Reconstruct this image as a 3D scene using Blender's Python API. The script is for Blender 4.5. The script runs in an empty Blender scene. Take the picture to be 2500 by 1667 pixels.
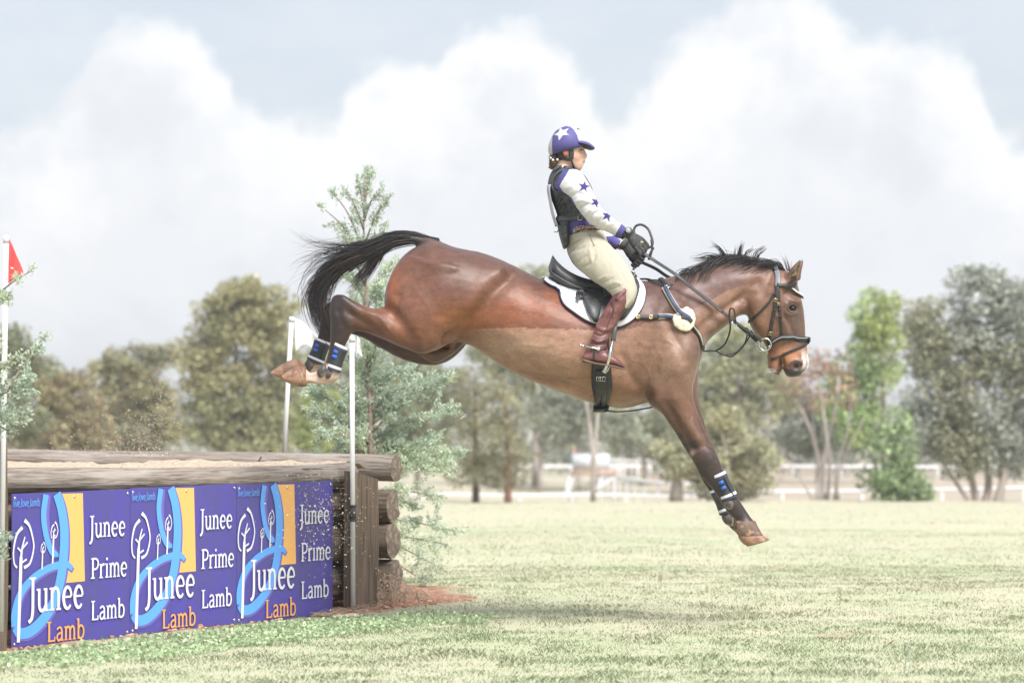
import bpy, bmesh, math, random
import numpy as np
from mathutils import Vector, Matrix
from mathutils.bvhtree import BVHTree
random.seed(7); RNG = np.random.default_rng(11)
S = bpy.context.scene; COL = S.collection
# ------------------------------------------------------------------ camera
FPX = 6530.0; D0 = 13.4; CAMZ = 1.105; HV = 982.0          # focal length in photo px, distance to the horse, eye height, horizon row
PITCH = math.atan((HV-833.5)/FPX)
cd = bpy.data.cameras.new('Camera'); cam = bpy.data.objects.new('Camera', cd); COL.objects.link(cam)
cam.location = (0, -D0, CAMZ); cam.rotation_euler = (math.pi/2+PITCH, 0, 0)
cd.sensor_width = 36; cd.lens = FPX/2500*36; cd.clip_start = .1; cd.clip_end = 6000
cd.dof.use_dof = True; cd.dof.focus_distance = 13.25; cd.dof.aperture_fstop = 2.9
S.camera = cam
# ------------------------------------------------------------------ sky and sun
SUN_EL, SUN_AZ = math.radians(52), math.radians(150)       # azimuth clockwise from +Y: high, behind the camera and to its right
w = bpy.data.worlds.new('World'); S.world = w; w.use_nodes = True
def build_world():
    nt = w.node_tree; N = nt.nodes; L = nt.links; N.clear()
    def nd(t, **k):
        n = N.new(t)
        for a, b in k.items(): setattr(n, a, b)
        return n
    def val(x, sock):
        if isinstance(x, (int, float)): sock.default_value = x
        else: L.new(x, sock)
    def M(op, a, b=0, c=0):
        n = nd('ShaderNodeMath', operation=op)
        val(a, n.inputs[0]); val(b, n.inputs[1]); val(c, n.inputs[2])
        return n.outputs[0]
    def noise(vec, scale, detail=6, rough=.55):
        n = nd('ShaderNodeTexNoise'); L.new(vec, n.inputs['Vector'])
        n.inputs['Scale'].default_value = scale; n.inputs['Detail'].default_value = detail; n.inputs['Roughness'].default_value = rough
        return n.outputs['Fac']
    def sstep(x, lo, hi):
        n = nd('ShaderNodeMapRange', interpolation_type='SMOOTHSTEP')
        L.new(x, n.inputs[0]); n.inputs[1].default_value = lo; n.inputs[2].default_value = hi
        return n.outputs[0]
    def mixc(f, a, b):
        n = nd('ShaderNodeMix', data_type='RGBA'); val(f, n.inputs[0])
        for x, s in ((a, n.inputs[6]), (b, n.inputs[7])):
            if isinstance(x, tuple): s.default_value = x+(1,)
            else: L.new(x, s)
        return n.outputs[2]
    tc = nd('ShaderNodeTexCoord'); sp = nd('ShaderNodeSeparateXYZ'); L.new(tc.outputs['Generated'], sp.inputs[0])
    az = M('ARCTAN2', sp.outputs[0], sp.outputs[1]); el = M('ARCSINE', sp.outputs[2])
    cb = nd('ShaderNodeCombineXYZ'); L.new(az, cb.inputs[0]); L.new(el, cb.inputs[1])
    v = cb.outputs[0]
    n1 = noise(v, 16, 7, .6); n2 = noise(v, 55, 6, .62); n3 = noise(v, 9, 5, .55)
    cb3 = nd('ShaderNodeCombineXYZ'); L.new(M('MULTIPLY', az, .35), cb3.inputs[0]); L.new(el, cb3.inputs[1]); n4 = noise(cb3.outputs[0], 28, 5, .6)
    # outline of the cumulus bank: elevation against azimuth, repeated all round the horizon
    azw = M('ADD', az, M('MULTIPLY', M('SUBTRACT', n1, .5), .03))
    t = M('PINGPONG', M('ADD', M('DIVIDE', azw, 2500/FPX), .5), 1.0)
    fc = nd('ShaderNodeFloatCurve'); L.new(t, fc.inputs['Value'])
    out = [(0,330),(80,300),(205,215),(250,110),(330,60),(400,65),(455,120),(520,180),(545,250),(640,265),(760,250),(800,200),(860,150),(990,135),(1030,80),(1110,55),(1200,62),(1265,95),(1330,160),(1370,250),(1405,285),(1450,240),(1490,195),(1560,105),(1660,45),(1770,-20),(1850,-15),(1910,45),(1980,88),(2100,92),(2180,125),(2235,215),(2290,320),(2352,330)]
    cm = fc.mapping; c = cm.curves[0]
    pts = [(x/2352, (HV-y*1.063)/1100) for x, y in out]
    c.points[0].location = pts[0]; c.points[-1].location = pts[-1]
    for p in pts[1:-1]: c.points.new(*p)
    for p in c.points: p.handle_type = 'AUTO_CLAMPED'
    cm.update()
    top = M('MULTIPLY', fc.outputs[0], 1100/FPX)
    depth = M('ADD', M('SUBTRACT', top, el), M('ADD', M('MULTIPLY', M('SUBTRACT', n2, .5), .030), M('MULTIPLY', M('SUBTRACT', n1, .5), .02)))
    mask = M('MULTIPLY', sstep(depth, -.004, .009), .95)
    sky = nd('ShaderNodeTexSky', sky_type='NISHITA', sun_disc=False, sun_elevation=SUN_EL, sun_rotation=SUN_AZ)
    sky.dust_density = 3; sky.air_density = 1
    veil = mixc(sstep(M('ADD', M('MULTIPLY', n3, .45), M('MULTIPLY', n4, .55)), .34, .62), (2.72, 2.94, 3.26), (3.1, 3.23, 3.42))     # thin high cloud between the heaps
    bg = mixc(.84, sky.outputs[0], veil)
    lit = mixc(sstep(M('ADD', depth, M('ADD', M('MULTIPLY', M('SUBTRACT', n2, .5), .05), M('MULTIPLY', M('SUBTRACT', n1, .5), .10))), -.01, .07), (4.25, 4.27, 4.32), (3.58, 3.66, 3.8))
    lit = mixc(M('MULTIPLY', sstep(M('ADD', M('MULTIPLY', n3, .5), M('MULTIPLY', n4, .5)), .46, .62), .55), lit, (3.85, 3.9, 3.98))
    lit = mixc(M('MULTIPLY', sstep(n1, .46, .64), .55), lit, (3.12, 3.26, 3.5))
    col = mixc(mask, bg, lit)
    b = nd('ShaderNodeBackground'); L.new(col, b.inputs[0]); b.inputs[1].default_value = .1
    o = nd('ShaderNodeOutputWorld'); L.new(b.outputs[0], o.inputs[0])
build_world()
sl = bpy.data.lights.new('Sun', 'SUN'); sun = bpy.data.objects.new('Sun', sl); COL.objects.link(sun)
sl.energy = 2.4; sl.angle = math.radians(30); sl.color = (1, .98, .95)
sdir = Vector((math.sin(SUN_AZ)*math.cos(SUN_EL), math.cos(SUN_AZ)*math.cos(SUN_EL), math.sin(SUN_EL)))
sun.rotation_euler = sdir.to_track_quat('Z', 'Y').to_euler(); sun.location = sdir*40
vs = S.view_settings; vs.view_transform = 'Standard'; vs.look = 'None'; vs.exposure = 1.36; vs.gamma = 1; vs.use_curve_mapping = False
S.render.engine = 'CYCLES'
# ------------------------------------------------------------------ helpers
cp, sp_ = math.cos(PITCH), math.sin(PITCH)
def W(u, v, y=0.0):
    """the world point at depth y that the photo shows at pixel u, v"""
    a, b = (u-1250)/FPX, -(v-833.5)/FPX
    dx, dy, dz = a, cp-b*sp_, sp_+b*cp
    k = (y+D0)/dy
    return np.array((dx*k, y, CAMZ+dz*k))
def UV(P):
    P = np.asarray(P); x = P[:, 0]; y = P[:, 1]+D0; z = P[:, 2]-CAMZ
    f = y*cp+z*sp_; up = -y*sp_+z*cp
    return 1250+FPX*x/f, 833.5-FPX*up/f
def ray(u, v):
    p = W(u, v, 0); o = np.array((0, -D0, CAMZ)); d = p-o
    return Vector(o), Vector(d/np.linalg.norm(d))
def lin(*c):
    return tuple(((x/255)/12.92 if x/255 <= .04045 else ((x/255+.055)/1.055)**2.4) for x in c)
def catmull(pts, sub):
    P = np.asarray(pts, float); n = len(P)
    if n < 3 or sub < 2: 
        if n == 2 and sub > 1: return np.array([P[0]+(P[1]-P[0])*t for t in np.linspace(0, 1, sub+1)])
        return P
    E = np.vstack((2*P[0]-P[1], P, 2*P[-1]-P[-2])); out = []
    for i in range(n-1):
        a, b, c, d = E[i:i+4]
        for t in np.arange(sub)/sub:
            out.append(.5*((2*b)+(-a+c)*t+(2*a-5*b+4*c-d)*t*t+(-a+3*b-3*c+d)*t**3))
    out.append(P[-1]); return np.array(out)
def tag(o, label, cat, group=None):
    o['label'] = label; o['category'] = cat
    if group: o['group'] = group
    return o
def obj(name, V, Fc, mat=None, parent=None, smooth=True, cols=None, kind=None, loc=None, rot=None):
    me = bpy.data.meshes.new(name)
    V = np.asarray(V, np.float32).reshape(-1, 3)
    if isinstance(Fc, np.ndarray) and Fc.ndim == 2:
        k = Fc.shape[1]; nF = len(Fc)
        me.vertices.add(len(V)); me.vertices.foreach_set('co', V.ravel())
        me.loops.add(nF*k); me.loops.foreach_set('vertex_index', Fc.astype(np.int32).ravel())
        me.polygons.add(nF); me.polygons.foreach_set('loop_start', np.arange(0, nF*k, k, dtype=np.int32))
        me.update(calc_edges=True); me.validate()
    else:
        me.from_pydata([tuple(map(float, p)) for p in V], [], [tuple(int(i) for i in f) for f in Fc]); me.update()
    if smooth and len(me.polygons): me.polygons.foreach_set('use_smooth', np.ones(len(me.polygons), bool))
    if cols is not None:
        a = me.color_attributes.new('tint', 'FLOAT_COLOR', 'POINT')
        c = np.ones((len(me.vertices), 4), np.float32); c[:, :3] = np.asarray(cols)[:len(c)]; a.data.foreach_set('color', c.ravel())
    o = bpy.data.objects.new(name, me); COL.objects.link(o)
    if mat: me.materials.append(mat)
    if parent: o.parent = parent
    if kind: o['kind'] = kind
    if loc is not None: o.location = loc
    if rot is not None: o.rotation_euler = rot
    return o
def empty(name, loc=(0, 0, 0), rotz=0):
    o = bpy.data.objects.new(name, None); COL.objects.link(o); o.location = loc; o.rotation_euler = (0, 0, rotz); o.empty_display_size = .1
    return o
class MB:
    def __init__(s): s.V = []; s.F = []; s.n = 0; s.C = []
    def add(s, V, F, c=None):
        V = np.asarray(V, float).reshape(-1, 3)
        s.V.append(V); s.F += [tuple(i+s.n for i in f) for f in F]; s.n += len(V)
        s.C.append(np.tile(c if c is not None else (1, 1, 1), (len(V), 1)))
        return s
    def build(s, name, mat=None, parent=None, smooth=True, kind=None, cols=False, **k):
        return obj(name, np.vstack(s.V), s.F, mat, parent, smooth, np.vstack(s.C) if cols else None, kind, **k)
    def tube(s, pts, rad, n=8, sub=1, cap=True, c=None, flat=None):
        P = catmull(pts, sub); R = np.interp(np.linspace(0, 1, len(P)), np.linspace(0, 1, len(np.atleast_1d(rad))) if np.ndim(rad) else [0, 1], rad if np.ndim(rad) else [rad, rad])
        T = np.gradient(P, axis=0); T /= np.linalg.norm(T, axis=1)[:, None]+1e-9
        up = np.array((0, 0, 1.)) if abs(T[0, 2]) < .9 else np.array((0, 1., 0))
        V = []
        for i in range(len(P)):
            a = np.cross(T[i], up); a /= np.linalg.norm(a)+1e-9; b = np.cross(a, T[i]); up = b
            for k in range(n):
                f = 2*math.pi*k/n; V.append(P[i]+R[i]*(a*math.cos(f)+b*math.sin(f)))
        F = [(i*n+k, i*n+(k+1) % n, (i+1)*n+(k+1) % n, (i+1)*n+k) for i in range(len(P)-1) for k in range(n)]
        if cap: F += [tuple(range(n))[::-1], tuple((len(P)-1)*n+k for k in range(n))]
        return s.add(V, F, c)
    def box(s, lo, hi, c=None):
        x0, y0, z0 = lo; x1, y1, z1 = hi
        V = [(x, y, z) for x in (x0, x1) for y in (y0, y1) for z in (z0, z1)]
        return s.add(V, [(0, 1, 3, 2), (4, 6, 7, 5), (0, 4, 5, 1), (2, 3, 7, 6), (0, 2, 6, 4), (1, 5, 7, 3)], c)
    def ball(s, c0, r, nu=12, nv=8, c=None):
        r = np.ones(3)*r; V = [np.array(c0)+r*(0, 0, 1)]
        for j in range(1, nv):
            for i in range(nu):
                a, b = 2*math.pi*i/nu, math.pi*j/nv
                V.append(np.array(c0)+r*(math.cos(a)*math.sin(b), math.sin(a)*math.sin(b), math.cos(b)))
        V.append(np.array(c0)-r*(0, 0, 1)); F = [(0, 1+i, 1+(i+1) % nu) for i in range(nu)]
        for j in range(nv-2):
            for i in range(nu):
                p = 1+j*nu; F.append((p+i, p+nu+i, p+nu+(i+1) % nu, p+(i+1) % nu))
        e = len(V)-1; p = 1+(nv-2)*nu; F += [(p+i, e, p+(i+1) % nu) for i in range(nu)]
        return s.add(V, F, c)
    def loft(s, st, n=28, sub=4, p=2.0, k=0.0):
        """closed tube from outline pairs: rows (u1, v1, u2, v2, half width, y centre) in photo px"""
        rows = []
        for r in st:
            yc = r[5] if len(r) > 5 else 0
            rows.append(np.concatenate((W(r[0], r[1], yc), W(r[2], r[3], yc), [r[4]])))
        R = catmull(rows, sub); V = []
        for r in R:
            A, B, wd = r[:3], r[3:6], max(r[6], .002); c = (A+B)/2; a = (A-B)/2
            for i in range(n):
                f = 2*math.pi*i/n; cf, sf = math.cos(f), math.sin(f)
                cf2 = math.copysign(abs(cf)**(2/p), cf); sf2 = math.copysign(abs(sf)**(2/p), sf)
                V.append(c+a*cf2+np.array((0, wd*sf2*(1-k*cf), 0)))
        m = len(R)
        F = [(i*n+j, i*n+(j+1) % n, (i+1)*n+(j+1) % n, (i+1)*n+j) for i in range(m-1) for j in range(n)]
        V.append((R[0, :3]+R[0, 3:6])/2); V.append((R[-1, :3]+R[-1, 3:6])/2)
        e0, e1 = m*n, m*n+1
        F += [(e0, (j+1) % n, j) for j in range(n)]+[(e1, (m-1)*n+j, (m-1)*n+(j+1) % n) for j in range(n)]
        return s.add(V, F)
def remesh(mb, voxel, iters=6, lam=.5):
    """one continuous surface round overlapping lofts: returns vertices and quads"""
    me = bpy.data.meshes.new('tmp'); me.from_pydata([tuple(map(float, p)) for p in np.vstack(mb.V)], [], mb.F); me.update()
    bm = bmesh.new(); bm.from_mesh(me); bmesh.ops.recalc_face_normals(bm, faces=bm.faces); bm.to_mesh(me); bm.free()
    o = bpy.data.objects.new('tmp', me); COL.objects.link(o)
    m = o.modifiers.new('r', 'REMESH'); m.mode = 'VOXEL'; m.voxel_size = voxel; m.adaptivity = 0
    dg = bpy.context.evaluated_depsgraph_get(); dg.update()
    me2 = bpy.data.meshes.new_from_object(o.evaluated_get(dg))
    V = np.empty(len(me2.vertices)*3); me2.vertices.foreach_get('co', V); V = V.reshape(-1, 3)
    F = np.empty(len(me2.loops), np.int32); me2.loops.foreach_get('vertex_index', F); F = F.reshape(-1, 4)
    E = np.empty(len(me2.edges)*2, np.int32); me2.edges.foreach_get('vertices', E); E = E.reshape(-1, 2)
    bpy.data.objects.remove(o); bpy.data.meshes.remove(me); bpy.data.meshes.remove(me2)
    V = smooth_v(V, E, iters, lam)
    return V, F, E
def smooth_v(V, E, iters, lam=.5):
    n = len(V); deg = np.bincount(E.ravel(), minlength=n)[:, None]+1e-9; V = V.copy()
    for _ in range(iters):
        A = np.stack([np.bincount(E[:, 0], V[E[:, 1], k], n)+np.bincount(E[:, 1], V[E[:, 0], k], n) for k in range(3)], 1)/deg
        V += lam*(A-V)
    return V
def normals(V, F):
    a = np.cross(V[F[:, 2]]-V[F[:, 0]], V[F[:, 3]]-V[F[:, 1]]); N = np.zeros_like(V)
    for k in range(4):
        for j in range(3): N[:, j] += np.bincount(F[:, k], a[:, j], len(V))
    return N/(np.linalg.norm(N, axis=1)[:, None]+1e-12)
def seg_dist(u, v, poly):
    P = np.asarray(poly, float); d = np.full(len(u), 1e9)
    for (x0, y0), (x1, y1) in zip(P[:-1], P[1:]):
        L2 = (x1-x0)**2+(y1-y0)**2+1e-9; t = np.clip(((u-x0)*(x1-x0)+(v-y0)*(y1-y0))/L2, 0, 1)
        d = np.minimum(d, np.hypot(u-x0-t*(x1-x0), v-y0-t*(y1-y0)))
    return d
def inside(u, v, poly):
    r = np.zeros(len(u), bool); P = list(poly); j = P[-1]
    for q in P:
        (x1, y1), (x0, y0) = q, j
        c = ((y1 > v) != (y0 > v)) & (u < (x0-x1)*(v-y1)/((y0-y1) if y0 != y1 else 1e-9)+x1)
        r ^= c; j = q
    return r
def sculpt(V, F, strokes, side=-1):
    """push the surface in or out along strokes traced on the photo: (polyline, radius px, metres)"""
    N = normals(V, F); u, v = UV(V); um, vm = UV(V*np.array((1, -1, 1)))
    dsp = np.zeros(len(V))
    for poly, r, amp in strokes:
        near = V[:, 1] < -.02; far = V[:, 1] > .02
        P = catmull(poly, 4) if len(poly) > 2 else np.asarray(poly, float)
        if len(P) == 1: P = np.vstack((P, P+.01))
        dn = seg_dist(u, v, P); g = amp*np.exp(-(dn/r)**2)*near
        df = seg_dist(um, vm, P); g += amp*np.exp(-(df/r)**2)*far
        dsp += g*np.clip(np.abs(N[:, 1])*1.6, 0, 1)
    return V+N*dsp[:, None]
def vnoise(P, s, seed=0):
    """cheap smooth value noise in -1..1"""
    Q = P*s+seed*17.3; i = np.floor(Q).astype(np.int64); f = Q-i; f = f*f*(3-2*f); out = 0
    def h(a):
        x = (a[:, 0]*374761393+a[:, 1]*668265263+a[:, 2]*2147483647+seed*974634777) & 0xffffffff
        x = ((x ^ (x >> 13))*1274126177) & 0xffffffff; return ((x ^ (x >> 16)) & 0xffff)/32767.5-1
    for dx in (0, 1):
        for dy in (0, 1):
            for dz in (0, 1):
                wgt = (f[:, 0] if dx else 1-f[:, 0])*(f[:, 1] if dy else 1-f[:, 1])*(f[:, 2] if dz else 1-f[:, 2])
                out = out+wgt*h(i+np.array((dx, dy, dz)))
    return out
def fbm(P, s, seed=0, o=3):
    return sum(vnoise(P, s*2**k, seed+k)*.5**k for k in range(o))
# ------------------------------------------------------------------ materials
def mat(name, col=(.5, .5, .5), rough=.6, spec=.5, metal=0, tint=None, noise=None, bump=None, sheen=0, coat=0, trans=0, coord='Object', vary=None):
    """col; noise = (scale xyz, detail, second colour, low, high); bump = (scale xyz, strength, distance); tint = 'attr' takes the mesh colour"""
    m = bpy.data.materials.new(name); m.use_nodes = True; nt = m.node_tree; N = nt.nodes; L = nt.links
    b = N['Principled BSDF']; b.inputs['Roughness'].default_value = rough; b.inputs['Metallic'].default_value = metal
    b.inputs['Specular IOR Level'].default_value = spec; b.inputs['Sheen Weight'].default_value = sheen; b.inputs['Coat Weight'].default_value = coat
    if sheen: b.inputs['Sheen Roughness'].default_value = .4
    tc = N.new('ShaderNodeTexCoord')
    def nz(sc, detail=5, rgh=.6):
        mp = N.new('ShaderNodeMapping'); L.new(tc.outputs[coord], mp.inputs[0]); mp.inputs['Scale'].default_value = sc if isinstance(sc, tuple) else (sc,)*3
        n = N.new('ShaderNodeTexNoise'); L.new(mp.outputs[0], n.inputs['Vector']); n.inputs['Scale'].default_value = 1; n.inputs['Detail'].default_value = detail; n.inputs['Roughness'].default_value = rgh
        return n.outputs['Fac']
    cs = None
    if tint:
        a = N.new('ShaderNodeAttribute'); a.attribute_name = 'tint'; cs = a.outputs['Color']
        if col is not None:
            mx = N.new('ShaderNodeMix'); mx.data_type = 'RGBA'; mx.blend_type = 'MULTIPLY'; mx.inputs[0].default_value = 1; L.new(cs, mx.inputs[6]); mx.inputs[7].default_value = tuple(col)+(1,); cs = mx.outputs[2]
    for nn in ([noise] if noise and not isinstance(noise, list) else (noise or [])):
        sc, det, c2, lo, hi = nn
        mr = N.new('ShaderNodeMapRange'); mr.interpolation_type = 'SMOOTHSTEP'; L.new(nz(sc, det), mr.inputs[0]); mr.inputs[1].default_value = lo; mr.inputs[2].default_value = hi
        mx = N.new('ShaderNodeMix'); mx.data_type = 'RGBA'; L.new(mr.outputs[0], mx.inputs[0])
        if cs: L.new(cs, mx.inputs[6])
        else: mx.inputs[6].default_value = tuple(col)+(1,)
        if isinstance(c2, (int, float)):
            h = N.new('ShaderNodeHueSaturation'); h.inputs['Value'].default_value = c2
            if cs: L.new(cs, h.inputs['Color'])
            else: h.inputs['Color'].default_value = tuple(col)+(1,)
            L.new(h.outputs[0], mx.inputs[7])
        else: mx.inputs[7].default_value = tuple(c2)+(1,)
        cs = mx.outputs[2]
    if cs: L.new(cs, b.inputs['Base Color'])
    else: b.inputs['Base Color'].default_value = tuple(col)+(1,)
    if bump:
        bumps = bump if isinstance(bump, list) else [bump]; prev = None
        for sc, st, di in bumps:
            bn = N.new('ShaderNodeBump'); L.new(nz(sc, 4), bn.inputs['Height']); bn.inputs['Strength'].default_value = st; bn.inputs['Distance'].default_value = di
            if prev: L.new(prev, bn.inputs['Normal'])
            prev = bn.outputs[0]
        L.new(prev, b.inputs['Normal'])
    if trans:
        o = N['Material Output']; tr = N.new('ShaderNodeBsdfTranslucent'); ms = N.new('ShaderNodeMixShader'); ms.inputs[0].default_value = trans
        if cs: L.new(cs, tr.inputs[0])
        else: tr.inputs[0].default_value = tuple(col)+(1,)
        L.new(b.outputs[0], ms.inputs[1]); L.new(tr.outputs[0], ms.inputs[2]); L.new(ms.outputs[0], o.inputs[0])
    return m
M_ = {}
M_['leather'] = mat('black_leather', (.040, .041, .045), .45, .5, bump=(90, .25, .003), noise=(25, 4, (.08, .078, .076), .5, .75))
M_['strap'] = mat('strap_leather', (.022, .021, .022), .5, .45, noise=(30, 3, (.05, .045, .045), .5, .8))
M_['steel'] = mat('steel', (.62, .62, .62), .25, .5, 1)
M_['brass'] = mat('brass', (.75, .58, .32), .3, .5, 1)
M_['pvc'] = mat('white_plastic', (.62, .62, .62), .4, .4, noise=((6, 6, 3), 4, (.5, .49, .47), .5, .8))
# ================================================================== ground
GD = [-400, 0, 16, 60, 66, 74, 84, 100, 140, 300, 3000]; GZ = [0, 0, 0, -1.08, -1.55, -2.25, -2.1, -1.78, -2.75, -3.2, -3.2]
FA = np.array((-2.315, -1.07)); FX = np.array((.542, .840)); FN = np.array((.840, -.542)); FANG = math.atan2(.84, .542)   # landing face of the jump: near corner, direction, normal
def gz(x, y):
    x = np.atleast_1d(np.asarray(x, float)); y = np.atleast_1d(np.asarray(y, float))
    d = y+D0; z = np.interp(d, GD, GZ)
    P = np.stack((x, y, np.zeros_like(x)), 1); q = np.stack((x, y), -1)-FA; s = q@FX; n = q@FN; z = z-.022*np.clip((2.75-s)/.4, 0, 1)*np.clip((s+2)/1, 0, 1)*np.exp(-(n/1.2)**2)
    return z+.03*fbm(P, .35, 3)*np.clip((d-17)/10, 0, 1)+.006*fbm(P, 3.0, 5)-.012
def bare(x, y):
    """1 where the red earth beside the jump is bare"""
    p = np.stack((x, y), -1)-FA; s = p@FX; n = p@FN
    nz = fbm(np.stack((x, y, np.zeros_like(x)), 1), 3.5, 9)
    wdt = np.interp(s, [-1, 0, 1.2, 2.2, 2.8, 3.2, 3.6, 4.0], [.3, .14, .08, .12, .34, .42, .22, -.3])
    return np.clip((wdt+nz*.10-n)/.10, 0, 1)*np.clip((n+2.2)/.2, 0, 1)*np.clip((4.6-s)/.3, 0, 1)*np.clip((s+1.5)/.3, 0, 1)
def build_ground():
    ds = np.concatenate((np.linspace(-60, 8, 12), np.linspace(8.5, 22, 190), np.linspace(22.3, 75, 120), np.geomspace(76, 3000, 60)))
    V = []; nx = 150
    for d in ds:
        hw = max(5, d*.26)+4
        xs = np.concatenate((np.geomspace(-1200, -hw*1.06, 14), np.linspace(-hw, hw, nx), np.geomspace(hw*1.06, 1200, 14)))
        y = np.full(len(xs), d-D0); V.append(np.stack((xs, y, gz(xs, y)), 1))
    k = nx+28; V = np.vstack(V); b = bare(V[:, 0], V[:, 1])
    V[:, 2] += b*(.008+.012*np.clip(fbm(V, 9, 4), -1, 1))
    i, j = np.meshgrid(np.arange(len(ds)-1), np.arange(k-1), indexing='ij'); a = (i*k+j).ravel()
    F = np.stack((a, a+1, a+k+1, a+k), 1)
    m = bpy.data.materials.new('pasture'); m.use_nodes = True; nt = m.node_tree; N = nt.nodes; L = nt.links; bs = N['Principled BSDF']
    bs.inputs['Roughness'].default_value = .95; bs.inputs['Specular IOR Level'].default_value = .1
    tc = N.new('ShaderNodeTexCoord')
    def nz(sc, det=5, rough=.6):
        mp = N.new('ShaderNodeMapping'); L.new(tc.outputs['Object'], mp.inputs[0]); mp.inputs['Scale'].default_value = sc
        n = N.new('ShaderNodeTexNoise'); L.new(mp.outputs[0], n.inputs[0]); n.inputs['Scale'].default_value = 1; n.inputs['Detail'].default_value = det; n.inputs['Roughness'].default_value = rough; return n.outputs['Fac']
    def mr(x, a, b):
        n = N.new('ShaderNodeMapRange'); n.interpolation_type = 'SMOOTHSTEP'; L.new(x, n.inputs[0]); n.inputs[1].default_value = a; n.inputs[2].default_value = b; return n.outputs[0]
    def mx(f, a, b):
        n = N.new('ShaderNodeMix'); n.data_type = 'RGBA'; L.new(f, n.inputs[0])
        for q, s in ((a, n.inputs[6]), (b, n.inputs[7])):
            if isinstance(q, tuple): s.default_value = q+(1,)
            else: L.new(q, s)
        return n.outputs[2]
    at = N.new('ShaderNodeAttribute'); at.attribute_name = 'tint'; sep = N.new('ShaderNodeSeparateColor'); L.new(at.outputs['Color'], sep.inputs[0])
    c = mx(mr(nz((.5, .42, .5), 6, .65), .36, .66), (.49, .465, .335), (.41, .45, .28))
    c = mx(mr(nz((2.2, 1.7, 2)), .42, .75), c, (.515, .48, .355))
    c = mx(mr(nz((7, 6, 6), 5, .7), .48, .78), c, (.42, .44, .28))
    c = mx(sep.outputs[1], c, (.47, .43, .335))          # dry pale grass further out
    c = mx(mr(nz((.9, .5, 1), 4), .66, .74), c, (.46, .36, .26))
    c = mx(sep.outputs[2], c, (.40, .335, .27))        # trampled track beyond the pasture
    earth = mx(mr(nz((14, 14, 14), 6, .7), .35, .65), (.24, .115, .075), (.40, .24, .17))
    c = mx(sep.outputs[0], c, earth)
    L.new(c, bs.inputs['Base Color'])
    bp = N.new('ShaderNodeBump'); L.new(nz((40, 25, 40), 5, .7), bp.inputs['Height']); bp.inputs['Strength'].default_value = .7; bp.inputs['Distance'].default_value = .02; L.new(bp.outputs[0], bs.inputs['Normal'])
    d = V[:, 1]+D0; cols = np.stack((b, np.clip((d-20)/45, 0, 1)*.7, np.clip((d-62)/6, 0, 1)*np.clip((V[:, 0]/np.maximum(d, 1)*FPX+1250-1500)/200, .25, 1)*.9), 1)
    return obj('ground', V, F, m, cols=cols, kind='structure')
build_ground()
def red_track():
    V = []; 
    for t in np.linspace(0, 1, 12):
        for q in (0, 1):
            x = (1560+420*t-1250)/FPX*96; yy = 96+10*t-D0+(9 if q else 0)
            V.append((x*(1.0 if not q else 1.1), yy, gz(x, yy)[0]+.06))
    F = [(2*i, 2*i+2, 2*i+3, 2*i+1) for i in range(11)]
    obj('track', V, F, mat('red_sand', (.36, .17, .10), .9, .2, noise=(1.5, 4, (.44, .24, .15), .4, .6)), kind='structure')
red_track()
# ================================================================== the log corner jump
WOOD = mat('weathered_log', (.27, .23, .20), .85, .2, noise=[((5, 95, 95), 7, (.13, .10, .08), .42, .66), ((1.2, 9, 9), 5, (.38, .345, .31), .52, .76), ((2.5, 40, 40), 4, (.05, .04, .032), .62, .70)], bump=[((5, 110, 110), .9, .006), ((1, 9, 9), .5, .02)])
BARK = mat('dark_log', (.17, .135, .105), .9, .2, noise=[((4, 70, 70), 7, (.07, .05, .038), .42, .64), ((1.5, 8, 8), 5, (.25, .21, .17), .5, .72)], bump=[((3, 40, 40), .9, .01)])
CUT = mat('sawn_end', (.16, .125, .10), .9, .2, noise=[((30, 30, 30), 6, (.27, .22, .17), .45, .65)], bump=(40, .7, .006))
PLANK = mat('old_sleeper', (.17, .125, .095), .85, .2, noise=[((85, 85, 2.5), 7, (.085, .062, .05), .42, .66), ((9, 9, .9), 5, (.24, .185, .145), .5, .7)], bump=[((50, 50, 2.5), .8, .006)])
jump = empty('log_jump', (FA[0], FA[1], 0), FANG)
tag(jump, 'weathered timber log corner jump filled with sand, standing on red earth', 'horse jump')
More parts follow.
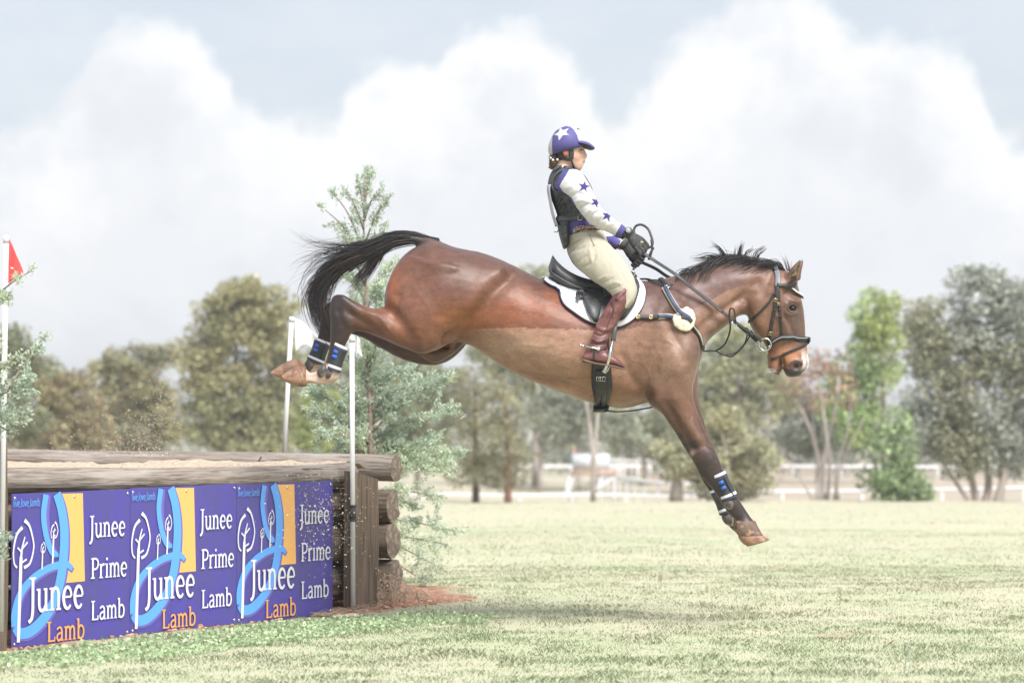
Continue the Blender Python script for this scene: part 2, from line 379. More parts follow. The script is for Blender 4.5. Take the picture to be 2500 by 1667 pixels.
def log(p0, p1, r0, r1, mtl, seed, parent=jump, jag=.06):
    """a log along local X, uneven, with a sawn end as a part"""
    p0, p1 = np.array(p0, float), np.array(p1, float); Ln = np.linalg.norm(p1-p0); nx, na = int(Ln*16)+3, 48
    V = []
    for i in range(nx):
        t = i/(nx-1)
        for k in range(na):
            a = 2*math.pi*k/na; V.append((t*Ln, math.cos(a), math.sin(a)))
    V = np.array(V); t = V[:, 0]/Ln
    Q = V*np.array((.9, .8, .8))+seed*3.1
    r = (r0+(r1-r0)*t)*(1+.07*fbm(Q, 1.2, seed)+.03*fbm(V*np.array((.5, 3, 3)), 2.2, seed+4)-.22*np.clip(fbm(V*np.array((.9, 5, 5)), 1, seed+7)-.45, 0, .5))
    bend = .02*np.sin(V[:, 0]*1.7+seed); V2 = np.stack((V[:, 0]+(t > .999)*jag*.15*vnoise(V, 2, seed), V[:, 1]*r+bend, V[:, 2]*r+.5*bend), 1)
    F = [(i*na+k, i*na+(k+1) % na, (i+1)*na+(k+1) % na, (i+1)*na+k) for i in range(nx-1) for k in range(na)]
    o = obj('log', V2, F, mtl, parent)
    o.location = p0; o.rotation_euler = Vector(p1-p0).to_track_quat('X', 'Z').to_euler()
    for e, ring in (('sawn_end', V2[-na:]), ('sawn_end', V2[:na])):
        c = ring.mean(0); sg = 1 if ring[0, 0] > Ln/2 else -1
        VV = [c+(.004*sg, 0, 0)]; FF = []
        for q in (.33, .66, .97, 1.0):
            for k in range(na):
                VV.append(c+(ring[k]-c)*q+((.006 if q < .9 else .001)*sg*random.uniform(.3, 1), 0, 0))
        for k in range(na): FF.append((0, 1+k, 1+(k+1) % na))
        for q in range(3):
            for k in range(na): FF.append((1+q*na+k, 1+(q+1)*na+k, 1+(q+1)*na+(k+1) % na, 1+q*na+(k+1) % na))
        obj(e, VV, FF, CUT, o)
    return o
END = 2.84
log((-.35, .075, .735), (END-.10, .085, .705), .062, .072, WOOD, 1)          # front top log, proud of the panels
for k, (zc, r, e) in enumerate(((.545, .098, END+.02), (.345, .105, END+.0), (.13, .10, END+.05))):
    log((-.3, .13, zc), (e, .13, zc-.005), r*.95, r, BARK, 5+k)
# back top log runs from the meeting end away to the left
def tolocal(x, y):
    p = np.array((x, y))-FA; return float(p@FX), float(-(p@FN))
be = tolocal(-.672, 1.632); bl = tolocal(-3.6, 2.80)
log((bl[0], bl[1], .775), (be[0]+.03, be[1], .725), .075, .078, WOOD, 3)
for k, (zc, r, e) in enumerate(((.515, .092, 0), (.319, .10, -.01), (.122, .09, .02))):
    log((bl[0], bl[1]+.02, zc), (be[0]+.02+e, be[1]+.01, zc), r, r, BARK, 20+k)
# sand and chips heaped between the logs
def sand():
    V = []; n, m = 60, 22
    a0, a1 = np.array((-.4, .12)), np.array((END-.12, .12)); b0, b1 = np.array(bl), np.array(be)+(-.25, 0)
    for i in range(n):
        for j in range(m):
            p = (a0+(a1-a0)*i/(n-1))*(1-j/(m-1))+(b0+(b1-b0)*i/(n-1))*j/(m-1); V.append((p[0], p[1], 0))
    V = np.array(V); e = np.minimum(np.tile(np.arange(m), n), np.tile(m-1-np.arange(m), n))/m
    V[:, 2] = .735+.035*np.clip(e*4, 0, 1)+.02*fbm(V, 4, 2)+.012*vnoise(V, 17, 3)
    F = [(i*m+j, (i+1)*m+j, (i+1)*m+j+1, i*m+j+1) for i in range(n-1) for j in range(m-1)]
    obj('sand_fill', V, F, mat('sand', (.50, .42, .33), .95, .1, noise=(40, 5, (.38, .27, .18), .45, .65), bump=(70, .8, .01)), jump)
sand()
def sleeper(x, y, wx, wy, z0, z1, slope, seed):
    mb = MB(); n = 14; V = []; 
    for i in range(n+1):
        t = i/n
        for (sx, sy) in ((0, 0), (.04, -.0), (.96, 0), (1, 0.0), (1, 1), (0, 1)):
            top = z1-slope*sx; z = z0+(top-z0)*t
            V.append((x+wx*sx+.003*math.sin(7*t+seed+sx*3), y+wy*sy-(.004 if 0 < sx < 1 else 0)+.003*math.sin(5*t+seed), z))
    F = [(i*6+k, i*6+(k+1) % 6, (i+1)*6+(k+1) % 6, (i+1)*6+k) for i in range(n) for k in range(6)]+[tuple(n*6+k for k in range(6))]
    mb.add(V, F); return mb.build('post', PLANK, jump, smooth=False)
sleeper(2.555, -.085, .235, .06, -.15, .735, .05, 1)
sleeper(-.335, -.10, .22, .07, -.15, .93, .0, 2)
sleeper(bl[0]+3.0, bl[1]-.95, .2, .06, -.1, .80, 0, 4)
# wire hook on the near post, loop of cable on the back log
mb = MB(); mb.tube([(-.42, -.115, .64), (-.32, -.118, .575), (-.19, -.112, .52), (-.178, -.112, .49), (-.19, -.112, .475), (-.202, -.112, .49), (-.19, -.112, .51)], .004, 6, 3); mb.build('wire_hook', M_['strap'], jump)
bm_ = np.array(be)*.72+np.array(bl)*.28
mb = MB(); mb.tube([(bm_[0]-.05, bm_[1]-.085, .74), (bm_[0]-.02, bm_[1]-.075, .785), (bm_[0]+.08, bm_[1]-.05, .818), (bm_[0]+.2, bm_[1]+.02, .825), (bm_[0]+.27, bm_[1]+.09, .78)], .0045, 6, 4); mb.build('cable', M_['strap'], jump)
# ------------------------------------------------------------------ signs
PW, PH = .82, .712
def homog(src, dst):
    A = []; 
    for (x, y), (s, t) in zip(src, dst):
        A.append([x, y, 1, 0, 0, 0, -s*x, -s*y]); A.append([0, 0, 0, x, y, 1, -t*x, -t*y])
    h = np.linalg.solve(np.array(A, float), np.array(dst, float).ravel()); return np.append(h, 1).reshape(3, 3)
HM = homog([(60, 335), (836, 305), (87, 1341), (885, 1256)], [(0, PH), (PW, PH), (0, 0), (PW, 0)])
def H(pts):
    P = np.c_[np.asarray(pts, float), np.ones(len(pts))]@HM.T; return P[:, :2]/P[:, 2:]
SIGN_P = mat('purple_sign', (.074, .064, .25), .35, .4, noise=[(5, 4, (.075, .058, .33), .4, .7), ((40, 40, 40), 3, (.16, .13, .3), .68, .78)])
SIGN_B = mat('sky_blue_print', (.105, .33, .78), .4, .4); SIGN_B2 = mat('violet_print', (.15, .11, .42), .4, .4)
SIGN_O = mat('orange_print', (.78, .42, .13), .4, .4); SIGN_W = mat('white_print', (.66, .66, .70), .4, .4, noise=(30, 3, (.5, .5, .58), .6, .75)); SIGN_O2 = mat('deep_orange_print', (.70, .33, .10), .4, .4)
class Print:
    """flat print on the sign face: strokes and fills as thin sheets, each a hair above the last"""
    def __init__(s, base): s.mb = MB(); s.k = 0; s.base = base
    def z(s): s.k += 1; return -(s.base+.00012*(s.k % 9))
    def stroke(s, pts, wd, sub=6, taper=False):
        P = catmull(pts, sub) if len(pts) > 2 else np.asarray(pts, float)
        Wd = np.interp(np.linspace(0, 1, len(P)), np.linspace(0, 1, len(wd)), wd) if np.ndim(wd) else np.full(len(P), wd)
        T = np.gradient(P, axis=0); T /= np.linalg.norm(T, axis=1)[:, None]+1e-9; Nn = np.stack((-T[:, 1], T[:, 0]), 1)
        A = P+Nn*Wd[:, None]/2; B = P-Nn*Wd[:, None]/2; y = s.z(); n = len(P)
        V = [(a[0], y, a[1]) for a in A]+[(b[0], y, b[1]) for b in B]
        s.mb.add(V, [(i, i+1, n+i+1, n+i) for i in range(n-1)])
    def fill(s, pts):
        y = s.z(); s.mb.add([(p[0], y, p[1]) for p in pts], [tuple(range(len(pts)))])
    def build(s, name, m, par): return s.mb.build(name, m, par, smooth=False)
Q = .19
def arc(cx, cy, rx, ry, a0, a1, n=14): return [(cx+rx*math.cos(math.radians(a0+(a1-a0)*i/(n-1))), cy+ry*math.sin(math.radians(a0+(a1-a0)*i/(n-1)))) for i in range(n)]
def serif(x, y, w=.36, t=.1): return ([(x-w/2, y), (x+w/2, y)], t)
GL = {  # strokes (points, width), advance; x-height 1
 'J': ([([(.38, 1.5), (.38, .6), (.37, .05), (.28, -.28), (.06, -.42)], Q), serif(.36, 1.47, .5)], .66),
 'u': ([([(.2, 1), (.2, .38), (.26, .12), (.42, .03), (.58, .10), (.72, .28)], .17), ([(.72, 1), (.72, .0)], .18), serif(.13, .96, .26), serif(.65, .96, .24), serif(.8, .04, .22)], .98),
 'n': ([([(.2, 0), (.2, 1)], .18), ([(.2, .72), (.34, .92), (.5, .97), (.66, .88), (.72, .62), (.72, 0)], .17), serif(.2, .04), serif(.72, .04), serif(.13, .96, .24)], .98),
 'e': ([([(.13, .54), (.74, .54)], .1), (arc(.44, .5, .31, .47, 8, 318), [.13, .16, .2, .18, .12])], .88),
 'P': ([([(.24, 0), (.24, 1.45)], .19), ([(.24, 1.4), (.55, 1.4), (.8, 1.28), (.86, 1.03), (.78, .78), (.55, .66), (.24, .66)], .15), serif(.24, .04, .46), serif(.17, 1.41, .3)], .98),
 'r': ([([(.2, 0), (.2, 1)], .18), ([(.2, .66), (.33, .9), (.5, .96), (.62, .92)], [.12, .16, .2]), serif(.22, .04, .42), serif(.13, .96, .24)], .7),
 'i': ([([(.22, 0), (.22, 1)], .18), serif(.22, .04, .4), serif(.14, .96, .26), ([(.13, 1.33), (.31, 1.33)], .2)], .46),
 'm': ([([(.2, 0), (.2, 1)], .18), ([(.2, .72), (.33, .92), (.46, .97), (.6, .88), (.66, .62), (.66, 0)], .17), ([(.66, .72), (.79, .92), (.92, .97), (1.06, .88), (1.12, .62), (1.12, 0)], .17), serif(.2, .04, .32), serif(.66, .04, .32), serif(1.12, .04, .32), serif(.13, .96, .24)], 1.36),
 'L': ([([(.24, 0), (.24, 1.45)], .19), ([(.1, .05), (.86, .05)], .12), ([(.82, .02), (.84, .34)], .12), serif(.24, 1.41, .46)], .94),
 'a': ([([(.15, .82), (.25, .94), (.42, .98), (.58, .9), (.64, .68), (.64, 0)], [.16, .14, .16, .18]), ([(.64, .58), (.4, .55), (.2, .44), (.14, .25), (.24, .06), (.42, .05), (.64, .24)], .15), serif(.72, .04, .2)], .88),
 'b': ([([(.2, 0), (.2, 1.5)], .18), ([(.2, .74), (.36, .94), (.54, .96), (.72, .8), (.78, .5), (.7, .18), (.5, .04), (.34, .06), (.2, .2)], .16), serif(.13, 1.46, .24)], .94),
 'l': ([([(.15, 0), (.15, 1.5)], .17)], .34), 'v': ([([(.05, 1), (.33, 0)], .16), ([(.33, 0), (.62, 1)], .14)], .68), 'o': ([(arc(.44, .5, .32, .46, 0, 360, 18), .16)], .88), ',': ([([(.18, .12), (.1, -.22)], .16)], .36)}
def text(pr, s, x0, x1, base, xh, bold=1.0, sans=False):
    adv = sum(GL[c][1] for c in s); k = (x1-x0)/adv; x = x0
    for c in s:
        st, a = GL[c]
        for pts, wd in st:
            if sans and len(pts) == 2 and abs(pts[0][1]-pts[1][1]) < 1e-6 and abs(pts[0][0]-pts[1][0]) < .5 and pts[0][1] != 1.33: continue
            pr.stroke([(x+px*k, base+py*xh) for px, py in pts], np.asarray(wd)*(k+xh)/2*bold, 5)
        x += a*k
sign0 = None
def make_sign():
    r = empty('advertising_sign')
    mb = MB(); mb.box((0, -.006, 0), (PW, 0, PH)); p = mb.build('panel', SIGN_P, r, smooth=False)
    bv = p.modifiers.new('b', 'BEVEL'); bv.width = .0015
    o = Print(.0070); o.fill(H([(352, 333), (524, 330), (563, 893), (425, 905), (432, 700), (425, 560), (400, 440)])); o.build('orange_block', SIGN_O, r)
    b2 = Print(.0082)
    main = [(350, 333), (385, 430), (408, 560), (412, 700), (400, 860), (365, 1010), (300, 1130), (215, 1215), (140, 1235), (103, 1190), (100, 1090), (135, 970), (205, 880), (300, 815), (385, 787), (440, 785), (472, 815)]
    mw = [.052, .056, .058, .06, .06, .058, .056, .055, .05, .05, .046, .042, .038, .036, .036, .032, .022]
    b2.stroke(H([(x+8, y+10) for x, y in main[:10]]), [q*1.15 for q in mw[:10]]); b2.stroke(H([(x+8, y+10) for x, y in main[9:]]), [q*1.15 for q in mw[9:]]); b2.stroke(H([(x+10, y+4) for x, y in [(285, 338), (280, 470), (300, 600), (335, 690), (362, 728)]]), .034); b2.build('ribbon_shadow', SIGN_B2, r)
    b = Print(.0098); b.stroke(H(main[:10]), mw[:10]); b.stroke(H(main[9:]), mw[9:]); b.stroke(H([(278, 338), (268, 470), (290, 600), (325, 690), (360, 728), (364, 740)]), [.036, .036, .034, .034, .034, .02]); b.build('ribbon_letter', SIGN_B, r)
    t = Print(.0112)
    def tr(x, y, sc, full=True):
        t.stroke(H([(x, y), (x, y-560*sc)]), .020*sc**.6)
        t.stroke(H([(x, y-560*sc), (x+6*sc, y-620*sc), (x+22*sc, y-690*sc)]), [.015*sc**.6, .007*sc])
        t.stroke(H([(x+3, y-590*sc), (x-25*sc, y-620*sc)]), .009*sc**.6); t.stroke(H([(x+8*sc, y-615*sc), (x+40*sc, y-655*sc)]), .009*sc**.6); t.stroke(H([(x, y-520*sc), (x+38*sc, y-545*sc)]), .009*sc**.6)
        t.stroke(H([(x+15*sc, y-795*sc), (x+50*sc, y-755*sc), (x+78*sc, y-660*sc), (x+80*sc, y-600*sc), (x+60*sc, y-520*sc), (x+22*sc, y-490*sc)]), np.array([.020, .012, .009, .009, .012, .016])*sc**.6)
        t.stroke(H([(x+2*sc, y-750*sc), (x-35*sc, y-700*sc), (x-52*sc, y-600*sc), (x-45*sc, y-520*sc), (x-25*sc, y-490*sc)]), np.array([.018, .013, .009, .009, .010])*sc**.6)
    tr(126, 1295, 1.0); tr(337, 778, .335); tr(268, 815, .22); t.build('tree_emblem', SIGN_W, r)
    def line(s, x0, x1, y0, y1, xh_px, m, name='lettering', sans=False, bold=1.0):
        a = H([(x0, y0), (x1, y1), (x0, y0-xh_px)]); pr = Print(.0126); text(pr, s, a[0, 0], a[1, 0], (a[0, 1]+a[1, 1])/2, a[2, 1]-a[0, 1], bold, sans); return pr.build(name, m, r)
    line('Junee', 182, 560, 1095, 1068, 152, SIGN_W)
    line('Lamb', 318, 575, 1295, 1265, 92, SIGN_O2)
    line('Junee', 572, 815, 612, 598, 92, SIGN_W); line('Prime', 596, 842, 878, 858, 92, SIGN_W); line('Lamb', 610, 840, 1150, 1128, 88, SIGN_W)
    line('live,love,lamb', 30, 236, 418, 405, 34, SIGN_B, sans=True, bold=.9) if False else line('live,love,lamb', 64, 238, 418, 408, 34, SIGN_B, sans=True, bold=.9)
    for (x, z) in ((.018, PH-.02), (PW-.018, PH-.02), (.018, .02), (PW-.018, .02), (.42, PH-.025)):
        mb = MB(); mb.ball((x, -.0075, z), (.008, .004, .008), 10, 6); mb.build('screw', M_['steel'], r)
    return r
def copy_tree(o, parent=None):
    c = o.copy(); COL.objects.link(c); c.parent = parent
    for ch in list(o.children): copy_tree(ch, c)
    return c
sign0 = make_sign()
for i, lb in enumerate(('purple lamb sign at the left end of the jump, nearest the camera', 'purple lamb sign in the middle of the three on the jump', 'purple lamb sign at the right end, next to the sleeper post')):
    s_ = sign0 if i == 0 else copy_tree(sign0)
    p = FA+FX*(i*(PW+.003))+FN*.012; s_.location = (p[0], p[1], -.028+(.004 if i == 1 else 0)); s_.rotation_euler = (0, 0, FANG)
    tag(s_, lb, 'sign', 'signs screwed to the jump')
# ------------------------------------------------------------------ flag poles
FLAG_W = mat('white_flag_cloth', (.82, .82, .80), .8, .2, trans=.15); FLAG_R = mat('red_flag_cloth', (.80, .10, .10), .7, .2, trans=.15)
def pole(name, ptop, pbot, r, flag, fmat, label, bracket=None):
    t = empty(name, tuple(pbot)); mb = MB(); mb.tube([np.array(ptop)-pbot, np.zeros(3)], r, 14); mb.build('pole', M_['pvc'], t)
    mb = MB(); mb.tube([np.array(ptop)-pbot+(0, 0, .003), np.array(ptop)-pbot-(0, 0, .03)], r*1.12, 14); mb.build('pole_cap', M_['pvc'], t)
    if flag is not None:
        # folded cloth: sheet between a hoist edge and fly edge with ripples
        (hoist, mid, fly), amp = flag; n, m = 14, 18; V = []
        for i in range(n):
            q = i/(n-1); row = catmull([np.array(W(*a)) *(1-q)+np.array(W(*b))*q for a, b in (hoist, mid, fly)], 9)
            for j, p in enumerate(row): V.append(p-pbot+np.array((0, amp*math.sin(j*.55+q*1.3)*min(1, j/6), 0)))
        m = len(row); F = [(i*m+j, (i+1)*m+j, (i+1)*m+j+1, i*m+j+1) for i in range(n-1) for j in range(m-1)]
        o = obj('flag', V, F, fmat, t); so = o.modifiers.new('s', 'SOLIDIFY'); so.thickness = .0012
    if bracket:
        mb = MB()
        for z0, z1, rr in bracket: mb.tube([(0, 0, z0), (0, 0, z1)], rr, 14)
        mb.build('clamp', mat('grey_rubber', (.05, .052, .055), .6), t)
    return tag(t, label, 'flag pole', 'flag poles on the jump')
y_r = 1.02
pole('flag_pole', W(859, 822, y_r), W(862, 1486, y_r), .0135, ((((872, 823, y_r), (872, 860, y_r)), ((880, 832, y_r), (878, 868, y_r+.03)), ((872, 820, y_r+.05), (886, 872, y_r+.06))), .003), FLAG_W, 'white pole with small white flag in front of the sleeper post', [(.47, .56, .0165), (.472, .482, .019), (.548, .558, .019)])
y_b = 2.35
pole('flag_pole', W(712, 774, y_b), W(690, 1175, y_b), .0140, ((((720, 776, y_b), (722, 858, y_b)), ((745, 790, y_b+.02), (745, 842, y_b+.01)), ((772, 822, y_b), (775, 862, y_b+.03))), .012), FLAG_W, 'white pole with larger white flag behind the back log', None)
y_l = -1.35
pole('flag_pole', W(15, 577, y_l), W(2, 1540, y_l), .0125, ((((23, 583, y_l-.004), (19, 692, y_l)), ((40, 622, y_l-.01), (37, 680, y_l-.01)), ((57, 662, y_l+.005), (57, 668, y_l))), .003), FLAG_R, 'white pole with a red flag at the left end of the jump', None)
# ================================================================== plants
def leaf_mat(name, trans=.35, rough=.6): return mat(name, (1, 1, 1), rough, .25, tint='attr', trans=trans)
LEAF = leaf_mat('leaves'); NEEDLE = leaf_mat('cypress_leaves', .5)
def leaves(C, size, col, var=.25, asp=.45, hue=None, seed=0, up=None):
    """flat quads at the points C with random facing: vertices, faces, colours"""
    r = np.random.default_rng(seed); n = len(C)
    a = r.normal(size=(n, 3)); a[:, 2] *= .8
    if up is not None: a = a*.5+up
    a /= np.linalg.norm(a, axis=1)[:, None]; b = np.cross(a, r.normal(size=(n, 3))); b /= np.linalg.norm(b, axis=1)[:, None]
    s = size*r.uniform(.6, 1.4, (n, 1)); A = a*s*.5; B = b*s*asp*.5
    V = np.stack((C-A, C+B*.9-A*.1, C+A, C-B*.9-A*.1), 1).reshape(-1, 3); F = np.arange(4*n).reshape(-1, 4)
    base = np.asarray(col)[None]*np.ones((n, 3)) if np.ndim(col) == 1 else np.asarray(col)
    k = np.exp(r.normal(0, var, (n, 1))); cc = np.clip(base*k, .01, .95)
    if hue is not None:
        q = (r.random((n, 1)) < .12); cc = np.where(q, np.asarray(hue)[None], cc)
    return V, F, np.repeat(cc, 4, 0)
def spray(P0, P1, rnd, amount, droop=0.0, length=.16):
    """foliage of one cypress branch: points and directions of the tiny twigs along side shoots"""
    pts = []; dirs = []; wood = []
    P0, P1 = np.array(P0), np.array(P1); ax = P1-P0; L = np.linalg.norm(ax); ax /= L+1e-9
    n = max(3, int(L/.023*amount))
    for i in range(n):
        t = rnd.random()**.75; base = P0+ax*L*(.12+.88*t)
        d = ax*rnd.uniform(.5, 1.1)+np.array([rnd.gauss(0, .55) for _ in range(3)]); d[2] += .25-droop*.4; d /= np.linalg.norm(d)
        ln = length*rnd.uniform(.45, 1.1)*(1.15-.6*t)
        wood.append((base, base+d*ln*.8))
        m = int(ln/.0017)+8
        for k in range(m):
            q = rnd.random(); o = np.array([rnd.gauss(0, 1) for _ in range(3)])*.014*(1.25-q*.7)
            dd = d+np.array([rnd.gauss(0, .55) for _ in range(3)]); pts.append(base+d*ln*q+o); dirs.append(dd/np.linalg.norm(dd))
    return pts, dirs, wood
def cypress(name, label, base, trunk, branches, col, seed, dens=1.0):
    rnd = random.Random(seed); r = np.random.default_rng(seed); base = np.array(base); t = empty(name, tuple(base))
    T = catmull(trunk, 6)-base; mb = MB(); mb.tube(T, [.022, .014, .008, .003], 8); 
    pts, dirs = [], []
    for bi, (b0, b1, amt, droop, ln) in enumerate(branches):
        b0 = np.array(b0)-base; b1 = np.array(b1)-base; md = (b0+b1)/2+(b1-b0)[[1, 0, 2]]*.06+np.array((0, 0, .03*(1-2*droop)))
        mb.tube([b0, md, b1], [.008, .005, .002], 5, 4)
        for q0, q1 in ((b0, md), (md, b1)):
            p, d, wd = spray(q0, q1, rnd, amt*dens, droop, ln); pts += p; dirs += d
            for a, b in wd[::2]: mb.tube([a, b], [.002, .0008], 3, cap=False)
    mb.build('trunk', mat('twig_bark', (.30, .24, .20), .9, .2, noise=(30, 4, (.2, .15, .12), .4, .6)), t)
    C = np.array(pts); Dv = np.array(dirs)
    u = fbm(C, 5, seed)[:, None]; cc = np.asarray(col)[None]*np.exp(.22*u); cc = np.where(u > .25, cc*.5+np.array((.60, .66, .48))[None]*.5, cc)
    V, F, cs = leaves(C, .021, cc, .2, .42, seed=seed, up=Dv*1.6)
    obj('crown', V, F, NEEDLE, t, False, cs)
    return tag(t, label, 'tree')
def WW(u, v, y): return W(u, v, y)
# the grey-green young cypress behind the right end of the jump
y0 = 3.1; rc = random.Random(3); br = []
tr = [W(908, 1425, y0), W(906, 1120, y0), W(900, 900, y0), W(893, 700, y0), W(888, 560, y0), (W(890, 428, y0))]
def trunk_at(v): return float(np.interp(v, [428, 560, 700, 900, 1120, 1425], [890, 888, 893, 900, 906, 908]))
def bb(u0v0, u1v1, amt=1.0, droop=0., ln=.15, dy=0): br.append((W(u0v0[0], u0v0[1], y0), W(u1v1[0], u1v1[1], y0+dy), amt, droop, ln))
for (v0, u1, v1, a) in ((640, 785, 505, .45), (620, 812, 470, .5), (560, 845, 470, .5), (520, 872, 450, .5), (520, 905, 430, .6), (540, 930, 470, .5), (600, 958, 475, .55), (660, 950, 545, .7), (640, 830, 560, .8), (700, 840, 600, .8), (480, 905, 425, .5)):
    bb((trunk_at(v0), v0), (u1, v1), a, 0, .11, rc.uniform(-.12, .12))
for (v0, u1, v1, a) in ((760, 960, 640, .9), (760, 845, 660, .9), (820, 940, 720, 1.1), (860, 860, 740, 1.0), (900, 960, 800, 1.1), (960, 1000, 900, 1.0), (960, 840, 860, 1.1), (1020, 790, 920, 1.1), (1060, 755, 955, 1.2), (1090, 745, 1010, 1.2), (1080, 790, 1060, 1.3), (1100, 770, 1120, 1.2), (1000, 960, 900, 1.1), (1040, 1060, 950, 1.1), (1060, 1095, 925, .9), (1080, 1100, 1000, 1.1), (1090, 1120, 1110, 1.2), (1120, 1060, 1090, 1.3), (1040, 930, 1000, 1.2), (1090, 950, 1090, 1.3), (1110, 880, 1060, 1.3), (1080, 850, 1000, 1.2), (1120, 830, 1090, 1.2), (1160, 1040, 1150, .9), (1200, 1020, 1240, .7), (1260, 1110, 1295, .6), (1290, 1075, 1385, .45), (1330, 1040, 1420, .4), (1300, 1100, 1330, .5), (1150, 1100, 1140, 1.0), (1010, 1010, 940, 1.2), (980, 905, 880, 1.2), (930, 890, 830, 1.0), (1130, 990, 1130, 1.2), (1210, 1060, 1210, .7)):
    bb((trunk_at(v0), v0), (u1, v1), a*1.25, .3 if v1 > v0 else 0, .16, rc.uniform(-.3, .3))
cypress('cypress_sapling', 'young grey-green cypress standing behind the right end of the log jump', (W(908, 1425, y0)[0], y0, 0), tr, br, (.54, .62, .50), 5)
# the one at the left edge, in front of the red flag pole
br = []; y0 = -1.75
for (a, b, am, ln) in (((-60, 800), (78, 660), .45, .08), ((-60, 780), (30, 720), .5, .08), ((-60, 960), (100, 850), 1.0, .1), ((-60, 1000), (60, 960), 1.3, .12), ((-60, 1060), (55, 1020), 1.4, .12), ((-60, 1010), (70, 930), 1.2, .1), ((20, 960), (115, 820), .3, .07), ((-60, 1330), (14, 1320), 1.5, .09), ((-60, 1370), (16, 1360), 1.5, .09), ((-60, 900), (12, 830), .8, .1), ((-60, 1060), (20, 1050), 1.4, .12), ((-60, 740), (4, 720), .5, .08)):
    br.append((W(a[0], a[1], y0), W(b[0], b[1], y0), am, 0, ln))
cypress('cypress_sapling', 'grey-green cypress sprays at the left edge in front of the red flag pole', (W(-65, 1580, y0)[0], y0, 0), [W(-65, 1580, y0), W(-62, 1100, y0), W(-62, 800, y0), W(-58, 600, y0)], br, (.54, .62, .51), 8)
# ------------------------------------------------------------------ background trees
TRUNK = mat('eucalypt_bark', (.30, .245, .21), .9, .2, noise=((4, 4, 1), 4, (.42, .37, .33), .45, .6)); DTRUNK = mat('rough_bark', (.16, .115, .09), .9, .2); PALE = mat('pale_bark', (.46, .41, .38), .85, .2, noise=((4, 4, 1), 4, (.33, .28, .25), .45, .6))
EU = (.36, .375, .285); OL = (.42, .41, .27); GR = (.37, .47, .23); GY = (.38, .40, .345); RU = (.40, .27, .20); CA = (.28, .265, .17)
def tree(name, label, cat, d, ub, lobes, col, trunks, hue=None, leaf=.115, dens=1.25, bark=TRUNK, seed=1, asp=.6, cl=.34, group=None, vb=None, var=.28, c2=None):
    """lobes: (u, v, ru, rv) ellipses of the crown as the photo shows them; the depth of each is its mean radius"""
    rnd = random.Random(seed); r = np.random.default_rng(seed); y = d-D0; x = (ub-1250)/FPX*d; zb = gz(x, y)[0]
    base = np.array((x, y, zb)); t = empty(name, tuple(base)); C = []; K = []
    for (u, v, ru, rv) in lobes:
        c = W(u, v, y); rx = ru/FPX*d; rz = rv/FPX*d; ry = (rx+rz)/2*.9
        nc = max(4, int(dens*9*(rx*rz+rx*ry)/(cl*cl*4)))
        dirs = r.normal(size=(nc, 3)); dirs /= np.linalg.norm(dirs, axis=1)[:, None]; rad = r.uniform(.35, 1.0, (nc, 1))**.6
        cc = c+dirs*rad*np.array((rx, ry, rz))*.92
        for q in cc:
            cr = cl*rnd.uniform(.6, 1.35); m = int(75*dens*(cr/cl)**2)
            dv = r.normal(size=(m, 3)); dv /= np.linalg.norm(dv, axis=1)[:, None]
            C.append(q+dv*cr*r.uniform(.3, 1.0, (m, 1))**.5*np.array((1, 1, .75))); K.append(np.full(m, rnd.gauss(0, .16)))
    C = np.vstack(C); K = np.concatenate(K); C[:, 2] = np.maximum(C[:, 2], zb+.05)
    if max(col) < .31 and col not in (CA,): col = tuple(q*1.48 for q in col)
    if c2 is not None: c2 = tuple(q*1.48 for q in c2)
    if hue is not None: hue = tuple(q*1.3 for q in hue)
    cc = np.asarray(col)[None]*np.exp(K)[:, None]
    if c2 is not None:
        q = (fbm(C, .8, seed) > .15)[:, None]; cc = np.where(q, np.asarray(c2)[None], cc)
    V, F, cs = leaves(C-base, leaf, cc, var, asp, hue, seed)
    obj('crown', V, F, LEAF, t, False, cs)
    mb = MB()
    for (pts, r0, r1) in trunks:
        P = [W(u, v, y+(rnd.uniform(-.3, .3) if k else 0))-base for k, (u, v) in enumerate(pts)]
        if len(P): P[0][2] = min(P[0][2], .0)
        mb.tube(P, np.linspace(r0, r1, len(P)), 7, 4)
    if trunks: mb.build('trunk', bark, t)
    return tag(t, label, cat, group)
k_ = 1.063
def T(*p): return [(a*k_, b*k_) for a, b in p]
def LB(*p): return [(a*k_, b*k_, c*k_, e*k_) for a, b, c, e in p]
tree('eucalypt_tree', 'big grey-green eucalypt with several red-brown stems at the right edge', 'tree', 58, 2280*k_, LB((2115, 820, 45, 50), (2125, 920, 55, 55), (2135, 1000, 50, 45), (2250, 690, 95, 75), (2330, 700, 80, 80), (2140, 745, 60, 60), (2200, 770, 80, 70), (2310, 800, 90, 80), (2150, 850, 60, 55), (2230, 880, 80, 70), (2170, 950, 60, 60), (2260, 990, 85, 80), (2340, 960, 60, 100), (2200, 1040, 70, 50), (2310, 1060, 60, 45), (2420, 850, 100, 200)), GY,
     [(T((2245, 1165), (2225, 1080), (2180, 1000), (2150, 880)), .09, .03), (T((2262, 1165), (2270, 1080), (2240, 900), (2230, 760)), .10, .03), (T((2285, 1165), (2310, 1080), (2330, 960), (2330, 800)), .10, .03), (T((2300, 1165), (2300, 1100), (2290, 980), (2260, 860)), .08, .03), (T((2235, 1165), (2190, 1100), (2150, 1040)), .06, .02)], seed=21, cl=.30, leaf=.10, c2=(.235, .235, .165))
